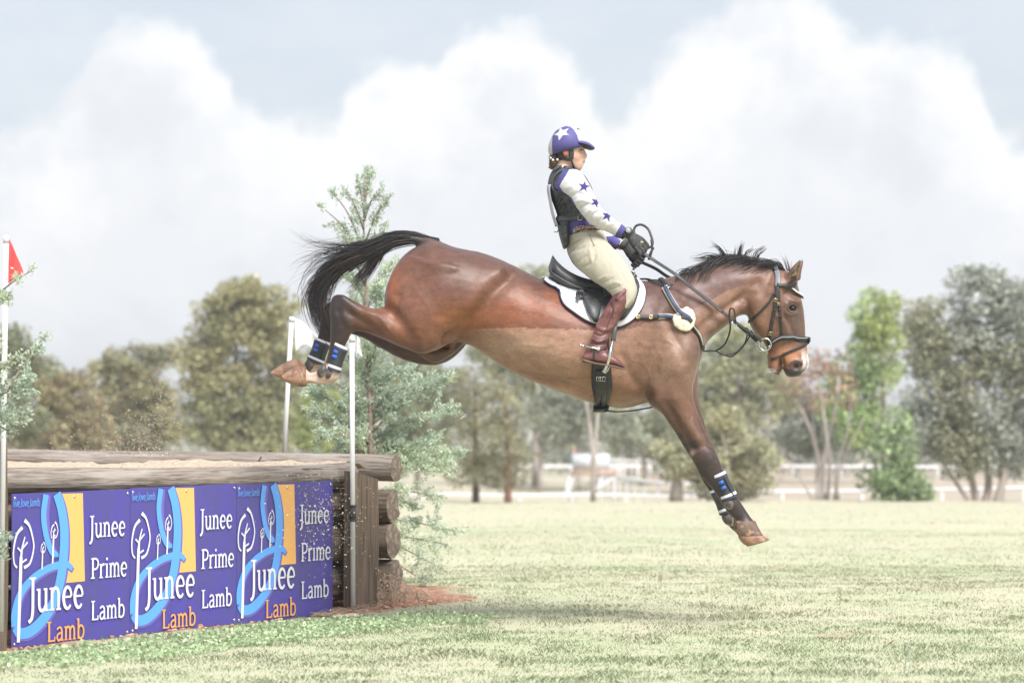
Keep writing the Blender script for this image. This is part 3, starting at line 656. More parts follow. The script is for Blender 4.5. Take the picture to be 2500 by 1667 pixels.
tree('pine_tree', 'tall bright green narrow tree left of the big right-hand eucalypt', 'tree', 66, 2030*k_, LB((2015, 720, 48, 55), (2040, 760, 45, 50), (1990, 770, 30, 30), (2010, 830, 55, 55), (1990, 900, 55, 60), (1950, 860, 40, 50), (1920, 930, 50, 50), (1970, 980, 60, 50)), GR, [(T((2030, 1150), (2030, 950), (2020, 720)), .10, .03)], seed=22, leaf=.12, c2=(.26, .30, .12))
tree('pine_tree', 'short bushy bright green tree in front of the taller green one', 'tree', 57, 2060*k_, LB((2040, 975, 36, 40), (2050, 1020, 50, 40), (2055, 1070, 62, 40), (2060, 1115, 80, 36), (2025, 1120, 42, 34), (2100, 1120, 42, 32)), (.205, .26, .14), [(T((2060, 1160), (2055, 1080), (2045, 980)), .07, .02)], seed=23, leaf=.11, dens=1.3)
tree('dying_tree', 'half-bare tree with rusty dead leaves and pale forked stems', 'tree', 60, 1890*k_, LB((1870, 830, 40, 36), (1905, 850, 40, 34), (1840, 890, 28, 34), (1925, 900, 26, 30), (1860, 930, 30, 24)), RU,
     [(T((1875, 1155), (1880, 1060), (1850, 960), (1815, 900)), .054, .021), (T((1885, 1155), (1895, 1040), (1920, 930), (1930, 830)), .060, .021), (T((1900, 1155), (1905, 1060), (1890, 940), (1875, 830)), .048, .021), (T((1915, 1150), (1935, 1060), (1985, 960)), .036, .014), (T((1870, 1155), (1840, 1100), (1800, 1050)), .030, .014), (T((1895, 1060), (1870, 1000), (1865, 900)), .030, .014), (T((1925, 1150), (1920, 1080), (1950, 980), (1955, 900)), .042, .014)], seed=24, bark=PALE, dens=.55)
tree('round_shrub', 'rounded olive shrub tree standing behind the forelegs', 'shrub', 57, 1640*k_, LB((1640, 1000, 75, 50), (1590, 1030, 60, 45), (1700, 1030, 70, 50), (1640, 1060, 110, 50), (1740, 1070, 60, 50), (1560, 1050, 60, 45), (1660, 1110, 80, 35), (1730, 1110, 45, 35)), OL, [(T((1553, 1145), (1560, 1080), (1590, 1020)), .16, .05), (T((1660, 1150), (1670, 1080), (1660, 1000)), .10, .03), (T((1700, 1150), (1720, 1090), (1740, 1060)), .08, .03)], seed=25, c2=(.29, .275, .165), bark=TRUNK)
tree('she_oak', 'dark drooping she-oak, left of the pair behind the cypress', 'tree', 58, 1093*k_, LB((1090, 880, 40, 50), (1080, 950, 45, 60), (1095, 1030, 45, 55), (1070, 1085, 40, 40), (1110, 1090, 30, 30)), CA, [(T((1093, 1148), (1093, 1050), (1090, 900)), .09, .03)], seed=26, asp=.18, leaf=.16, bark=DTRUNK, c2=(.22, .205, .12), group='she-oaks behind the cypress')
tree('she_oak', 'dark drooping she-oak, right of the pair, on a reddish trunk', 'tree', 57, 1167*k_, LB((1160, 900, 40, 50), (1150, 980, 50, 60), (1175, 1050, 42, 50), (1140, 1080, 40, 35), (1190, 1080, 26, 30)), CA, [(T((1167, 1150), (1167, 1050), (1160, 900)), .09, .03)], seed=27, asp=.18, leaf=.16, bark=mat('reddish_bark', (.27, .14, .10), .9), c2=(.21, .20, .115), group='she-oaks behind the cypress')
tree('eucalypt_tree', 'tall dense olive eucalypt behind the back flag pole', 'tree', 72, 560*k_, LB((560, 690, 70, 65), (520, 720, 70, 60), (620, 720, 65, 70), (480, 780, 60, 60), (560, 800, 90, 70), (640, 810, 50, 80), (460, 860, 50, 60), (540, 900, 90, 70), (620, 930, 70, 70), (480, 960, 80, 60), (560, 1010, 110, 60)), (.225, .225, .13), [(T((555, 1120), (555, 1000), (540, 850), (550, 740)), .14, .04), (T((560, 1120), (600, 960), (620, 820)), .10, .03)], seed=28, c2=(.265, .25, .14), leaf=.12)
tree('eucalypt_tree', 'rounded olive tree between the left hedge and the tall eucalypt', 'tree', 80, 320*k_, LB((330, 830, 60, 45), (280, 850, 60, 45), (390, 810, 40, 30), (240, 870, 45, 40), (340, 900, 70, 50), (260, 930, 70, 50), (380, 950, 60, 60), (310, 1000, 100, 50)), (.235, .23, .13), [(T((320, 1110), (320, 1000), (330, 860)), .12, .04)], seed=29, c2=(.20, .205, .135), hue=(.32, .2, .12))
tree('brown_shrub', 'reddish-brown flowering shrub beside the left flag pole', 'shrub', 75, 150*k_, LB((150, 900, 70, 45), (90, 890, 60, 45), (200, 960, 60, 50), (110, 970, 90, 60), (170, 1020, 90, 45), (60, 1010, 60, 50)), (.24, .215, .13), [(T((140, 1110), (140, 1000), (120, 900)), .09, .03)], seed=30, hue=(.30, .19, .12), c2=(.27, .245, .14))
tree('eucalypt_tree', 'dark green tree at the left edge behind the red flag', 'tree', 70, 30*k_, LB((10, 790, 55, 50), (60, 820, 45, 40), (20, 870, 60, 60), (-40, 840, 60, 90), (40, 960, 70, 70), (100, 850, 22, 24)), (.17, .18, .11), [(T((20, 1110), (20, 950), (30, 800)), .12, .04)], seed=31)
tree('eucalypt_tree', 'pale green tree whose top shows above the horse and behind the saddle', 'tree', 95, 1230*k_, LB((1190, 640, 40, 34), (1240, 640, 34, 34), (1210, 720, 90, 60), (1300, 760, 90, 70), (1160, 800, 90, 80), (1250, 860, 120, 80)), (.25, .26, .15), [(T((1230, 1085), (1230, 900), (1210, 700)), .16, .05), (T((1180, 1085), (1190, 940), (1170, 800)), .10, .04)], seed=32, leaf=.15, cl=.45, bark=PALE)
tree('eucalypt_tree', 'grey-green eucalypt in the gap below the horse belly', 'tree', 92, 1330*k_, LB((1320, 930, 70, 60), (1400, 960, 60, 50), (1290, 990, 60, 40), (1440, 1000, 50, 40), (1240, 940, 50, 50)), EU, [(T((1330, 1085), (1330, 990), (1340, 900)), .1, .04), (T((1240, 1085), (1245, 980), (1230, 860)), .1, .04)], seed=33, leaf=.14, cl=.42, bark=PALE)
tree('slim_gum', 'slim pale gum stem standing alone below the girth', 'tree', 57.5, 1362*k_, LB((1350, 890, 26, 24), (1385, 880, 24, 22)), EU, [(T((1362, 1145), (1361, 1040), (1352, 960), (1340, 890)), .06, .025), (T((1362, 1040), (1372, 960), (1388, 880)), .045, .02)], seed=34, dens=.6, bark=PALE)
tree('eucalypt_tree', 'pale olive tree behind the horse throat and reins', 'tree', 88, 1700*k_, LB((1700, 790, 70, 50), (1640, 830, 70, 50), (1760, 830, 60, 50), (1690, 880, 100, 55), (1620, 900, 70, 50), (1780, 900, 60, 50), (1700, 950, 90, 40)), (.265, .27, .16), [(T((1700, 1085), (1700, 960), (1690, 850)), .12, .04)], seed=35, leaf=.14, cl=.42)
tree('eucalypt_tree', 'dark green tree between the conifer and the she-oaks', 'tree', 90, 960*k_, LB((960, 850, 60, 50), (1010, 880, 60, 60), (930, 920, 70, 60), (1000, 960, 70, 60), (860, 900, 60, 60), (950, 1030, 90, 40)), (.19, .2, .115), [(T((960, 1085), (960, 950), (970, 860)), .12, .04)], seed=36, leaf=.14, cl=.42)
tree('green_shrub', 'yellow-green shrub behind the white flag pole and the conifer', 'shrub', 78, 760*k_, LB((740, 930, 60, 40), (790, 960, 60, 40), (700, 980, 60, 45), (760, 1020, 90, 40)), (.25, .28, .11), [(T((750, 1110), (750, 1010)), .08, .03)], seed=37)
tree('eucalypt_tree', 'olive tree with a rounded top, behind the hind legs of the horse', 'tree', 100, 850*k_, LB((700, 860, 60, 60), (780, 870, 80, 60), (860, 850, 60, 50), (720, 930, 80, 50)), (.21, .215, .125), [(T((780, 1080), (780, 960), (780, 870)), .12, .04)], seed=38, leaf=.15, cl=.45)
tree('eucalypt_tree', 'dark blue-green tree behind the half-bare tree', 'tree', 98, 1880*k_, LB((1820, 930, 60, 50), (1900, 960, 70, 50), (1960, 1000, 60, 40), (1850, 1010, 70, 40)), (.15, .165, .12), [(T((1880, 1080), (1880, 980)), .12, .05)], seed=39, leaf=.15, cl=.45)
for k_i, (ub, lbs, lb) in enumerate(((1480, LB((1470, 960, 50, 45), (1520, 980, 45, 40), (1440, 1000, 40, 35), (1500, 1020, 60, 30)), 'dark shrub behind the white observation tower'), (1560, LB((1560, 900, 50, 40), (1520, 920, 45, 40), (1590, 940, 50, 36)), 'pale-topped gum behind the horse forearm'))):
    tree('eucalypt_tree', lb, 'tree', 96+3*k_i, ub*k_, lbs, ((.17, .18, .11), (.26, .26, .16))[k_i], [(T((ub, 1085), (ub, 960)), .1, .05)], seed=40+k_i, leaf=.14, cl=.42)
# the wood beyond, one mass
def wood_mass():
    r = np.random.default_rng(5); C = []; K = []
    for _ in range(950):
        d = r.uniform(124, 165); u = r.uniform(-3000, 5200); x = (u-1250)/FPX*d; y = d-D0; h = (2.6+2.4*r.random())*(1+.25*math.sin(u/170)+.2*math.sin(u/61)); zb = gz(x, y)[0]
        for q in range(3):
            c = np.array((x+r.normal()*.6, y, zb+h*(.2+.3*q))); m = 34; dv = r.normal(size=(m, 3)); dv /= np.linalg.norm(dv, axis=1)[:, None]
            C.append(c+dv*np.array((1.2, 1.2, .8))*r.uniform(.4, 1, (m, 1))); K.append(np.full(m, r.normal()*.2))
    C = np.vstack(C); K = np.concatenate(K)
    V, F, cs = leaves(C, .30, np.array((.21, .225, .175))[None]*np.exp(K)[:, None], .25, .5, seed=4)
    o = obj('far_wood', V, F, LEAF, None, False, cs, 'stuff'); tag(o, 'dark belt of scrub and gum trees far behind the racecourse rails', 'woodland')
wood_mass()
# ------------------------------------------------------------------ racecourse rails and towers
WHITE = mat('white_paint', (.72, .72, .72), .5, .4)
def rail(name, pts, h, r, posts, label, low=None, rr=None, group='white racecourse rails'):
    base = np.array(pts[0]); t = empty(name, tuple(base)); P = catmull(pts, 6); mb = MB(); mb.tube([p-base+(0, 0, h) for p in P], r, 8); mb.build('top_rail', WHITE, t)
    L = np.concatenate(([0], np.cumsum(np.linalg.norm(np.diff(P, axis=0), axis=1))))
    for s in np.arange(.3, L[-1], posts):
        p = np.array([np.interp(s, L, P[:, k]) for k in range(3)])-base
        mb = MB(); mb.tube([p+(0, 0, -.1), p+(0, 0, h*.98)], r*.6, 6); mb.build('post', WHITE, t)
    return tag(t, label, 'rail', group)
def GP(u, d, dz=0):
    x = (u-1250)/FPX*d; return np.array((x, d-D0, gz(x, d-D0)[0]+dz))
rail('running_rail', [GP(1690, 74), GP(2000, 74), GP(2300, 73), GP(2620, 72)], .92, .045, 1.1, 'near white rail running behind the right-hand trees')
rail('running_rail', [GP(1030, 112), GP(1250, 111.5), GP(1500, 112), GP(1590, 113)], .5, .065, 2.0, 'long far rail seen below the horse belly')
rail('running_rail', [GP(1800, 111), GP(2100, 111), GP(2400, 111), GP(2600, 111)], .5, .065, 1.0, 'far white rail beyond the near one on the right side')
rail('running_rail', [GP(1640, 112), GP(1540, 106), GP(1470, 100), GP(1452, 94), GP(1500, 88), GP(1600, 83.5), GP(1750, 82)], .75, .06, 1.0, 'curving white rail round the bend with red sand inside')
rail('running_rail', [GP(880, 72), GP(1100, 73), GP(1250, 74), GP(1450, 74.5), GP(1700, 74)], .78, .035, 1.5, 'near grey-white rail across the field left of the olive shrub')
def tower1():
    d = 84; c = GP(1440, d); t = empty('observation_stand', tuple(c)); s = d/FPX
    mb = MB(); mb.box((-.55, -.06, 1.12), (.62, 0, 1.62)); mb.build('board', mat('pale_board', (.56, .60, .64), .6), t)
    mb = MB(); mb.box((-.6, -.5, 1.0), (.9, .5, 1.07)); mb.build('platform', mat('orange_timber', (.50, .30, .2), .7), t)
    for x in (-.62, -.52, .3, .75):
        for y in (-.4, .4):
            mb = MB(); mb.tube([(x-(.32 if x < -.5 and y < 0 else 0), y, -.3), (x, y, 1.0)], .03, 6); mb.build('leg', WHITE, t)
    for x in (-.5, .15):
        mb = MB(); mb.tube([(x, .1, 1.0), (x, .1, 1.85)], .03, 6); mb.build('upright', mat('orange_post', (.52, .33, .24), .7), t)
    mb = MB(); mb.tube([(-.62, -.45, .1), (.75, -.45, .9)], .03, 6); mb.build('brace', WHITE, t)
    return tag(t, 'raised stand with pale board on white legs below the girth', 'stand')
tower1()
def tower2():
    d = 135; c = GP(1530, d); t = empty('judge_tower', tuple(c))
    mb = MB(); mb.box((-.42, -.4, 1.05), (.42, .4, 1.5)); mb.build('cabin', WHITE, t, smooth=False)
    mb = MB(); mb.add([(-.5, -.5, 1.5), (.5, -.5, 1.5), (.5, .5, 1.5), (-.5, .5, 1.5), (-.38, -.2, 1.66), (.38, -.2, 1.66), (.38, .2, 1.66), (-.38, .2, 1.66)], [(0, 1, 5, 4), (1, 2, 6, 5), (2, 3, 7, 6), (3, 0, 4, 7), (4, 5, 6, 7), (3, 2, 1, 0)]); mb.build('roof', WHITE, t, smooth=False)
    for x in (-1, 1):
        for y in (-1, 1):
            mb = MB(); mb.tube([(x*.52, y*.45, -.2), (x*.36, y*.35, 1.06)], .07, 6); mb.build('leg', WHITE, t)
    mb = MB(); mb.box((-.1, -.2, .0), (.34, .2, 1.04)); mb.build('ladder_panel', mat('rust_panel', (.36, .2, .14), .8), t)
    return tag(t, 'small white judge tower on splayed legs beyond the far rail', 'tower')
tower2()
# ------------------------------------------------------------------ grass
def grass():
    r = np.random.default_rng(2); V = []; CC = []
    def blades(n, d0, d1, h, wd, seed, clump=None):
        r = np.random.default_rng(seed); d = d0+(d1-d0)*r.random(n)**1.0; hw = d*.205+.15; x = r.uniform(-1, 1, n)*hw; y = d-D0
        P = np.stack((x, y, np.zeros(n)), 1); g = fbm(P*np.array((1, .8, 1)), .9, 31); g2 = fbm(P, 5, 33)
        keep = (r.random(n) < np.clip(.8+.4*g2+.3*g, .2, 1))&(r.random(n) > bare(x, y)*1.2)
        p = np.stack((x, y), -1)-FA; s = p@FX; nn = p@FN; keep &= ~((s > -.5) & (s < 3.2) & (nn < .02) & (nn > -2.5))
        x, y, g, g2 = x[keep], y[keep], g[keep], g2[keep]; n = len(x); z = gz(x, y)
        near = np.clip(1-(p[keep]@FN)/.5, 0, 1)*np.clip((s[keep]+1)*2, 0, 1)*np.clip((3.2-s[keep])*2, 0, 1)
        a = r.uniform(0, 2*math.pi, n); hh = h*r.uniform(.4, 1.3, n)*(1+.35*g2)*(1+.1*near); ln = r.uniform(.1, 1.1, n)*hh
        B = np.stack((x, y, z-.004), 1); T_ = B+np.stack((np.cos(a)*ln, np.sin(a)*ln, hh), 1); Md = (B+T_)/2+np.stack((-np.cos(a)*ln*.18, -np.sin(a)*ln*.18, hh*.14), 1)
        sd = np.stack((-np.sin(a), np.cos(a), 0*a), 1)*(wd*r.uniform(.6, 1.4, n))[:, None]*.5
        V = np.stack((B-sd, B+sd, Md+sd*.8, T_, Md-sd*.8), 1)
        dry = np.array((.545, .51, .37)); grn = np.array((.38, .475, .275)); pale = np.array((.47, .52, .37))
        f = np.clip(.46+.6*g+.25*r.normal(size=n)+.17*np.clip(14-(y+D0), -1, 4)+.35*near, 0, 1)[:, None]; c = dry*(1-f)+grn*f; q = (r.random((n, 1)) < .2); c = np.where(q, pale, c)*np.exp(r.normal(0, .09, (n, 1)))
        return V.reshape(-1, 3), np.repeat(c, 5, 0)
    for args in ((120000, 9.8, 14.5, .015, .0026, 3), (90000, 14.5, 20, .015, .0032, 4), (50000, 20, 32, .017, .005, 5), (16000, 32, 60, .022, .010, 6)):
        a, c = blades(*args); V.append(a); CC.append(c)
    V = np.vstack(V); CC = np.vstack(CC); n = len(V)//5; F = (np.arange(n)[:, None]*5+np.array((0, 1, 2, 3, 4))).astype(np.int32)
    o = obj('grass', V, F, mat('grass_blades', (1, 1, 1), .7, .2, tint='attr', trans=.3), None, False, CC, 'stuff'); tag(o, 'short mixed green and straw-coloured pasture grass', 'grass')
grass()
def weeds():
    r = random.Random(4)
    def clover(name, n, fn, seed):
        C = []; rr = np.random.default_rng(seed)
        for _ in range(n):
            x, y = fn(rr); h = rr.uniform(.01, .035); m = rr.integers(6, 14); C.append(np.stack((x+rr.normal(0, .025, m), y+rr.normal(0, .025, m), gz(x, y)[0]+rr.uniform(.3, 1, m)*h), 1))
        C = np.vstack(C); V, F, cs = leaves(C, .022, (.40, .50, .30), .25, .7, seed=seed, up=np.tile((0, 0, .0), (len(C), 1)))
        return obj(name, V, F, LEAF, None, False, cs, 'stuff')
    def by_jump(rr):
        s = rr.uniform(-.6, 2.6); nn = .10+rr.uniform(.03, .75)**1.0+(.18 if s > 2.2 else .0)+(.3 if 2.8 < s < 3.9 else 0); p = FA+FX*s+FN*(nn+.08); return float(p[0]), float(p[1])
    tag(clover('low_weeds', 700, by_jump, 12), 'low broad-leaved green weeds along the foot of the jump', 'weeds')
    # single tall stalks in the foreground pasture
    for i, (u, v, h, lb) in enumerate(((1612, 1430, .11, 'dry brown stalk, leftmost of the tall ones in the pasture'), (1812, 1475, .14, 'pale grey stalk standing under the forelegs'), (2048, 1470, .09, 'thin dry stalk right of the pale one'), (2215, 1640, .13, 'grey-green stalk at the lower right'))):
        d = FPX*CAMZ/(v-HV); x = (u-1250)/FPX*d; t = empty('weed_stalk', (x, d-D0, gz(x, d-D0)[0])); mb = MB(); mb.tube([(0, 0, -.01), (.006, 0, h*.5), (-.008, .004, h)], [.0025, .0012], 5, 4); mb.build('stem', mat('dry_stem', (.36, .30, .23) if i % 2 == 0 else (.45, .48, .40), .9), t)
        C = np.array([(r.gauss(0, .007), r.gauss(0, .007), h*r.uniform(.35, 1)) for _ in range(26)]); V, F, cs = leaves(C, .014, (.40, .32, .25) if i % 2 == 0 else (.52, .56, .47), .2, .5, seed=i); obj('leaf_tuft', V, F, LEAF, t, False, cs); tag(t, lb, 'weed', 'tall stalks in the pasture')
    # dry straw and clods at the foot of the post
    mb = MB()
    for _ in range(420):
        s = r.gauss(2.98, .16); nn = r.uniform(-.18, .12); p = FA+FX*s+FN*nn; z = gz(p[0], p[1])[0]+max(0, .16-abs(s-2.95)*.4-.5*max(nn, 0))*r.random(); a = r.uniform(0, 6.28); l = r.uniform(.03, .12); mb.tube([(p[0], p[1], z+.01), (p[0]+math.cos(a)*l*.5, p[1]+math.sin(a)*l*.5, z+.02+r.uniform(-.01, .03)), (p[0]+math.cos(a)*l, p[1]+math.sin(a)*l, z+r.uniform(-.03, .02))], .0014, 3, 2, cap=False)
    for _ in range(160):
        s = r.uniform(2.2, 2.7); nn = r.uniform(.04, .2); p = FA+FX*s+FN*nn; a = r.uniform(0, 6.28); l = r.uniform(.03, .09); z = gz(p[0], p[1])[0]+.02; mb.tube([(p[0], p[1], z), (p[0]+math.cos(a)*l, p[1]+math.sin(a)*l, z+r.uniform(0, .02))], .0013, 3, cap=False)
    o = mb.build('dry_straw', mat('straw', (.42, .32, .23), .9), None, kind='stuff'); tag(o, 'dry straw and roots matted round the foot of the sleeper post', 'straw')
    mb = MB()
    for _ in range(900):
        s = r.uniform(-.5, 4.1); nn = abs(r.gauss(.05, .16)); p = FA+FX*s+FN*nn
        if bare(np.array([p[0]]), np.array([p[1]]))[0] < .4: continue
        q = r.uniform(.004, .013)*(2.2 if r.random() < .03 else 1); mb.ball((p[0], p[1], gz(p[0], p[1])[0]+.008), (q*r.uniform(.7, 1.4), q, q*.7), 6, 4)
    o = mb.build('earth_clods', mat('red_clods', (.33, .17, .11), .95, noise=(20, 3, (.48, .34, .25), .5, .6)), None, False, kind='stuff'); tag(o, 'red earth clods and pebbles along the foot of the jump', 'soil')
    # lighter stones by the post
    for i, (u, v, rx) in enumerate(((828, 1494, .028), (860, 1492, .045))):
        d = FPX*CAMZ/(v-HV); x = (u-1250)/FPX*d; mb = MB(); mb.ball((0, 0, 0), (rx, .02, .014), 10, 7); V = np.vstack(mb.V); V *= (1+.25*fbm(V, 40, i))[:, None]
        o = obj('stone', V, mb.F, mat('stone', (.42, .33, .27), .9), loc=(x, d-D0, gz(x, d-D0)[0]+.018)); tag(o, ('small pale stone left of the foot of the white pole', 'flat pale stone right at the foot of the white pole')[i], 'stone', 'stones by the post')
    # fallen leaf at lower right
    d = FPX*CAMZ/(1585-HV); x = (2172-1250)/FPX*d; V = [(-.022, 0, 0), (0, -.01, .02), (.02, 0, .032), (.004, .012, .01)]
    tag(obj('fallen_leaf', V, [(0, 1, 2, 3)], mat('brown_leaf', (.30, .13, .07), .8), smooth=False, loc=(x, d-D0, gz(x, d-D0)[0]+.03)), 'single brown curled leaf on the grass at lower right', 'leaf')
weeds()
# sand kicked up by the hind feet
def kicked():
    r = random.Random(9); mb = MB()
    def bit(u, v, y, q):
        c = W(u, v, y); a = np.array([(1, 0, 0), (-1, 0, 0), (0, 1, 0), (0, -1, 0), (0, 0, 1), (0, 0, -1)])*q*np.array([[r.uniform(.6, 1.5)] for _ in range(6)]); mb.add(c+a, [(0, 2, 4), (2, 1, 4), (1, 3, 4), (3, 0, 4), (2, 0, 5), (1, 2, 5), (3, 1, 5), (0, 3, 5)])
    for _ in range(1500):
        t = r.random()**1.4; u = 300+110*t+r.gauss(0, 40)*(1.15-t*.7)+25; v = 1108-190*t+r.gauss(0, 18); bit(u, min(v, 1112), r.uniform(.4, 1.3), abs(r.gauss(0, .0010))+.0006)
    for _ in range(420): bit(r.gauss(230, 100), 1112-abs(r.gauss(0, 90)), r.uniform(.3, 1.4), abs(r.gauss(0, .0012))+.0006)
    for _ in range(620): bit(r.gauss(780, 60), r.gauss(1260, 55), r.uniform(.2, .75), abs(r.gauss(0, .0016))+.0007)
    for _ in range(170): bit(r.gauss(820, 60), r.gauss(1330, 90), r.uniform(.3, .75), abs(r.gauss(0, .0013))+.0007)
    for _ in range(160): bit(r.uniform(380, 760), r.uniform(850, 1100), r.uniform(.2, 1.4), .0012)
    for _ in range(26): bit(r.uniform(110, 420), r.uniform(1060, 1112), 1.0, r.uniform(.002, .004))
    o = mb.build('flying_sand', mat('flying_sand', (.66, .56, .42), .9), None, False, kind='stuff'); tag(o, 'spray of sand kicked up over the jump by the hind feet', 'sand')
kicked()
# ================================================================== the horse
def build_horse():
    mb = MB()
    mb.loft([(1020, 600, 948, 735, .09), (1040, 590, 955, 780, .18), (1062, 586, 968, 812, .235), (1113, 605, 1020, 842, .28), (1169, 616, 1090, 846, .29), (1211, 630, 1145, 842, .28), (1260, 652, 1190, 870, .275), (1299, 671, 1240, 902, .29), (1340, 690, 1310, 935, .305), (1400, 710, 1380, 963, .31), (1460, 714, 1445, 984, .295), (1515, 700, 1515, 996, .27), (1565, 686, 1575, 985, .25), (1615, 690, 1640, 962, .225), (1660, 705, 1685, 935, .185), (1695, 745, 1705, 900, .12)], 40, 4, 2.15)
    mb.loft([(1055, 592, 1000, 720, .20), (1018, 602, 962, 750, .21), (991, 619, 943, 752, .205), (967, 648, 939, 746, .18), (951, 684, 939, 730, .12)], 26, 4)
    # neck
    mb.loft([(1545, 695, 1640, 940, .17), (1600, 683, 1690, 915, .185), (1634, 677, 1712, 872, .18), (1670, 668, 1724, 838, .15), (1705, 659, 1752, 812, .122), (1740, 645, 1778, 792, .105), (1772, 640, 1798, 774, .095), (1810, 641, 1818, 768, .088), (1854, 649, 1834, 776, .085), (1892, 656, 1856, 790, .082), (1925, 662, 1890, 780, .075)], 32, 4, 2.0, .25)
    # head
    mb.loft([(1893, 655, 1938, 676, .045), (1868, 682, 1948, 698, .085), (1846, 712, 1954, 722, .098), (1830, 745, 1960, 747, .105), (1827, 780, 1964, 775, .098), (1839, 806, 1966, 800, .083), (1856, 826, 1968, 826, .068), (1871, 848, 1971, 848, .06), (1880, 870, 1973, 870, .058), (1900, 886, 1974, 888, .058), (1912, 900, 1970, 902, .054), (1918, 915, 1957, 914, .042), (1928, 921, 1945, 920, .02)], 32, 5, 2.35)
    mb.loft([(1872, 866, 1906, 864, .045), (1873, 880, 1907, 882, .046), (1874, 895, 1905.5, 898, .044), (1879, 906, 1904.5, 911, .036), (1890, 913, 1903, 917, .02)], 20, 4)
    # ears
    for sy, du in ((-1, 0), (1, 6)):
        y = .055*sy
        mb.loft([(1912+du, 690, 1950+du, 684, .03, y), (1916+du, 678, 1950+du, 671, .030, y*1.05), (1923+du, 664, 1952+du, 660, .026, y*1.15), (1933+du, 650, 1955+du, 648, .019, y*1.2), (1945+du, 638, 1956+du, 638, .011, y*1.2), (1953+du, 631, 1957+du, 631, .006, y*1.2)], 16, 3)
    # dock of the tail
    mb.loft([(1090, 598, 1060, 625, .05), (1062, 585, 1040, 606, .04), (1040, 578, 1022, 600, .034), (1000, 573, 995, 593, .027), (960, 574, 955, 592, .02)], 16, 3)
    # near hind leg
    y = -.15
    mb.loft([(992, 622, 1195, 680, .11, y), (951, 688, 1165, 775, .128, y), (942, 728, 1105, 835, .128, y), (940, 747, 1040, 862, .105, y), (912, 753, 985, 850, .085, y), (882, 743, 930, 826, .066, y), (856, 729, 893, 812, .052, y), (832, 718, 868, 808, .046, y), (812, 724, 857, 816, .045, y), (804, 750, 852, 828, .044, y), (806, 785, 846, 838, .038, y), (806, 830, 841, 850, .032, y), (800, 862, 834, 872, .030, y), (792, 893, 829, 903, .037, y), (780, 905, 826, 925, .038, y), (772, 905, 806, 938, .034, y), (760, 909, 776, 938, .027, y), (744, 908, 750, 935, .030, y)], 26, 4, 2.1)
    mb.loft([(752, 903, 752, 938, .036, y), (742, 898, 746, 941, .048, y), (720, 898, 730, 941, .053, y), (702, 908, 712, 936, .054, y), (692, 916, 696, 929, .048, y)], 22, 3, 2.6)
    # far hind leg
    y = .15
    mb.loft([(992, 622, 1195, 690, .11, y), (954, 692, 1165, 800, .125, y), (955, 745, 1115, 868, .12, y), (955, 775, 1060, 892, .10, y), (925, 775, 990, 880, .08, y), (880, 758, 928, 850, .063, y), (848, 745, 886, 825, .05, y), (815, 735, 852, 815, .046, y), (796, 742, 838, 822, .045, y), (786, 765, 828, 832, .042, y), (780, 800, 815, 838, .036, y), (772, 835, 805, 850, .031, y), (760, 862, 792, 872, .030, y), (748, 882, 784, 897, .037, y), (738, 890, 778, 914, .037, y), (732, 890, 760, 926, .033, y), (722, 886, 736, 924, .034, y)], 26, 4, 2.1)
    mb.loft([(737, 885, 737, 924, .036, y), (727, 879, 728, 930, .048, y), (706, 882, 710, 929, .055, y), (684, 894, 692, 924, .056, y), (668, 905, 674, 919, .05, y), (663, 909, 665, 914, .04, y)], 22, 3, 2.6)
    # sheath
    mb.loft([(1000, 840, 1030, 872, .05), (1040, 850, 1062, 886, .06), (1085, 845, 1092, 874, .055), (1130, 830, 1125, 850, .05)], 18, 4)
    # near foreleg
    y = -.135
    mb.loft([(1575, 760, 1668, 740, .06, y), (1562, 860, 1702, 830, .105, y), (1568, 930, 1704, 890, .11, y), (1584, 985, 1693, 945, .095, y), (1617, 1010, 1694, 978, .075, y), (1640, 1043, 1712, 1026, .062, y), (1657, 1070, 1726, 1059, .055, y), (1677, 1103, 1746, 1099, .05, y), (1697, 1133, 1759, 1129, .05, y), (1709, 1160, 1765, 1147, .045, y), (1731, 1184, 1773, 1166, .037, y), (1752, 1212, 1789, 1192, .034, y), (1770, 1242, 1804, 1218, .038, y), (1784, 1258, 1816, 1237, .034, y), (1795, 1268, 1832, 1260, .034, y), (1798, 1276, 1843, 1275, .042, y)], 26, 4, 2.1)
    mb.loft([(1797, 1272, 1841, 1270, .042, y), (1792, 1288, 1850, 1286, .052, y), (1798, 1301, 1857, 1298, .056, y), (1806, 1309, 1862, 1306, .057, y)], 22, 3, 2.2)
    # far foreleg
    y = .125
    mb.loft([(1580, 760, 1672, 745, .06, y), (1575, 860, 1708, 830, .10, y), (1580, 930, 1706, 895, .105, y), (1598, 985, 1703, 950, .09, y), (1630, 1012, 1708, 985, .073, y), (1650, 1045, 1720, 1028, .06, y), (1668, 1078, 1730, 1062, .054, y), (1684, 1112, 1748, 1102, .05, y), (1700, 1145, 1758, 1136, .05, y), (1714, 1172, 1764, 1157, .044, y), (1734, 1204, 1774, 1184, .036, y), (1752, 1240, 1790, 1220, .033, y), (1768, 1272, 1806, 1252, .038, y), (1782, 1288, 1818, 1268, .034, y), (1796, 1300, 1832, 1286, .034, y), (1806, 1306, 1842, 1298, .042, y)], 26, 4, 2.1)
    mb.loft([(1804, 1302, 1842, 1296, .042, y), (1806, 1314, 1856, 1304, .052, y), (1815, 1324, 1869, 1311, .055, y), (1824, 1329, 1876, 1315, .055, y)], 22, 3, 2.2)
    V, F, E = remesh(mb, .0066, 7, .5)
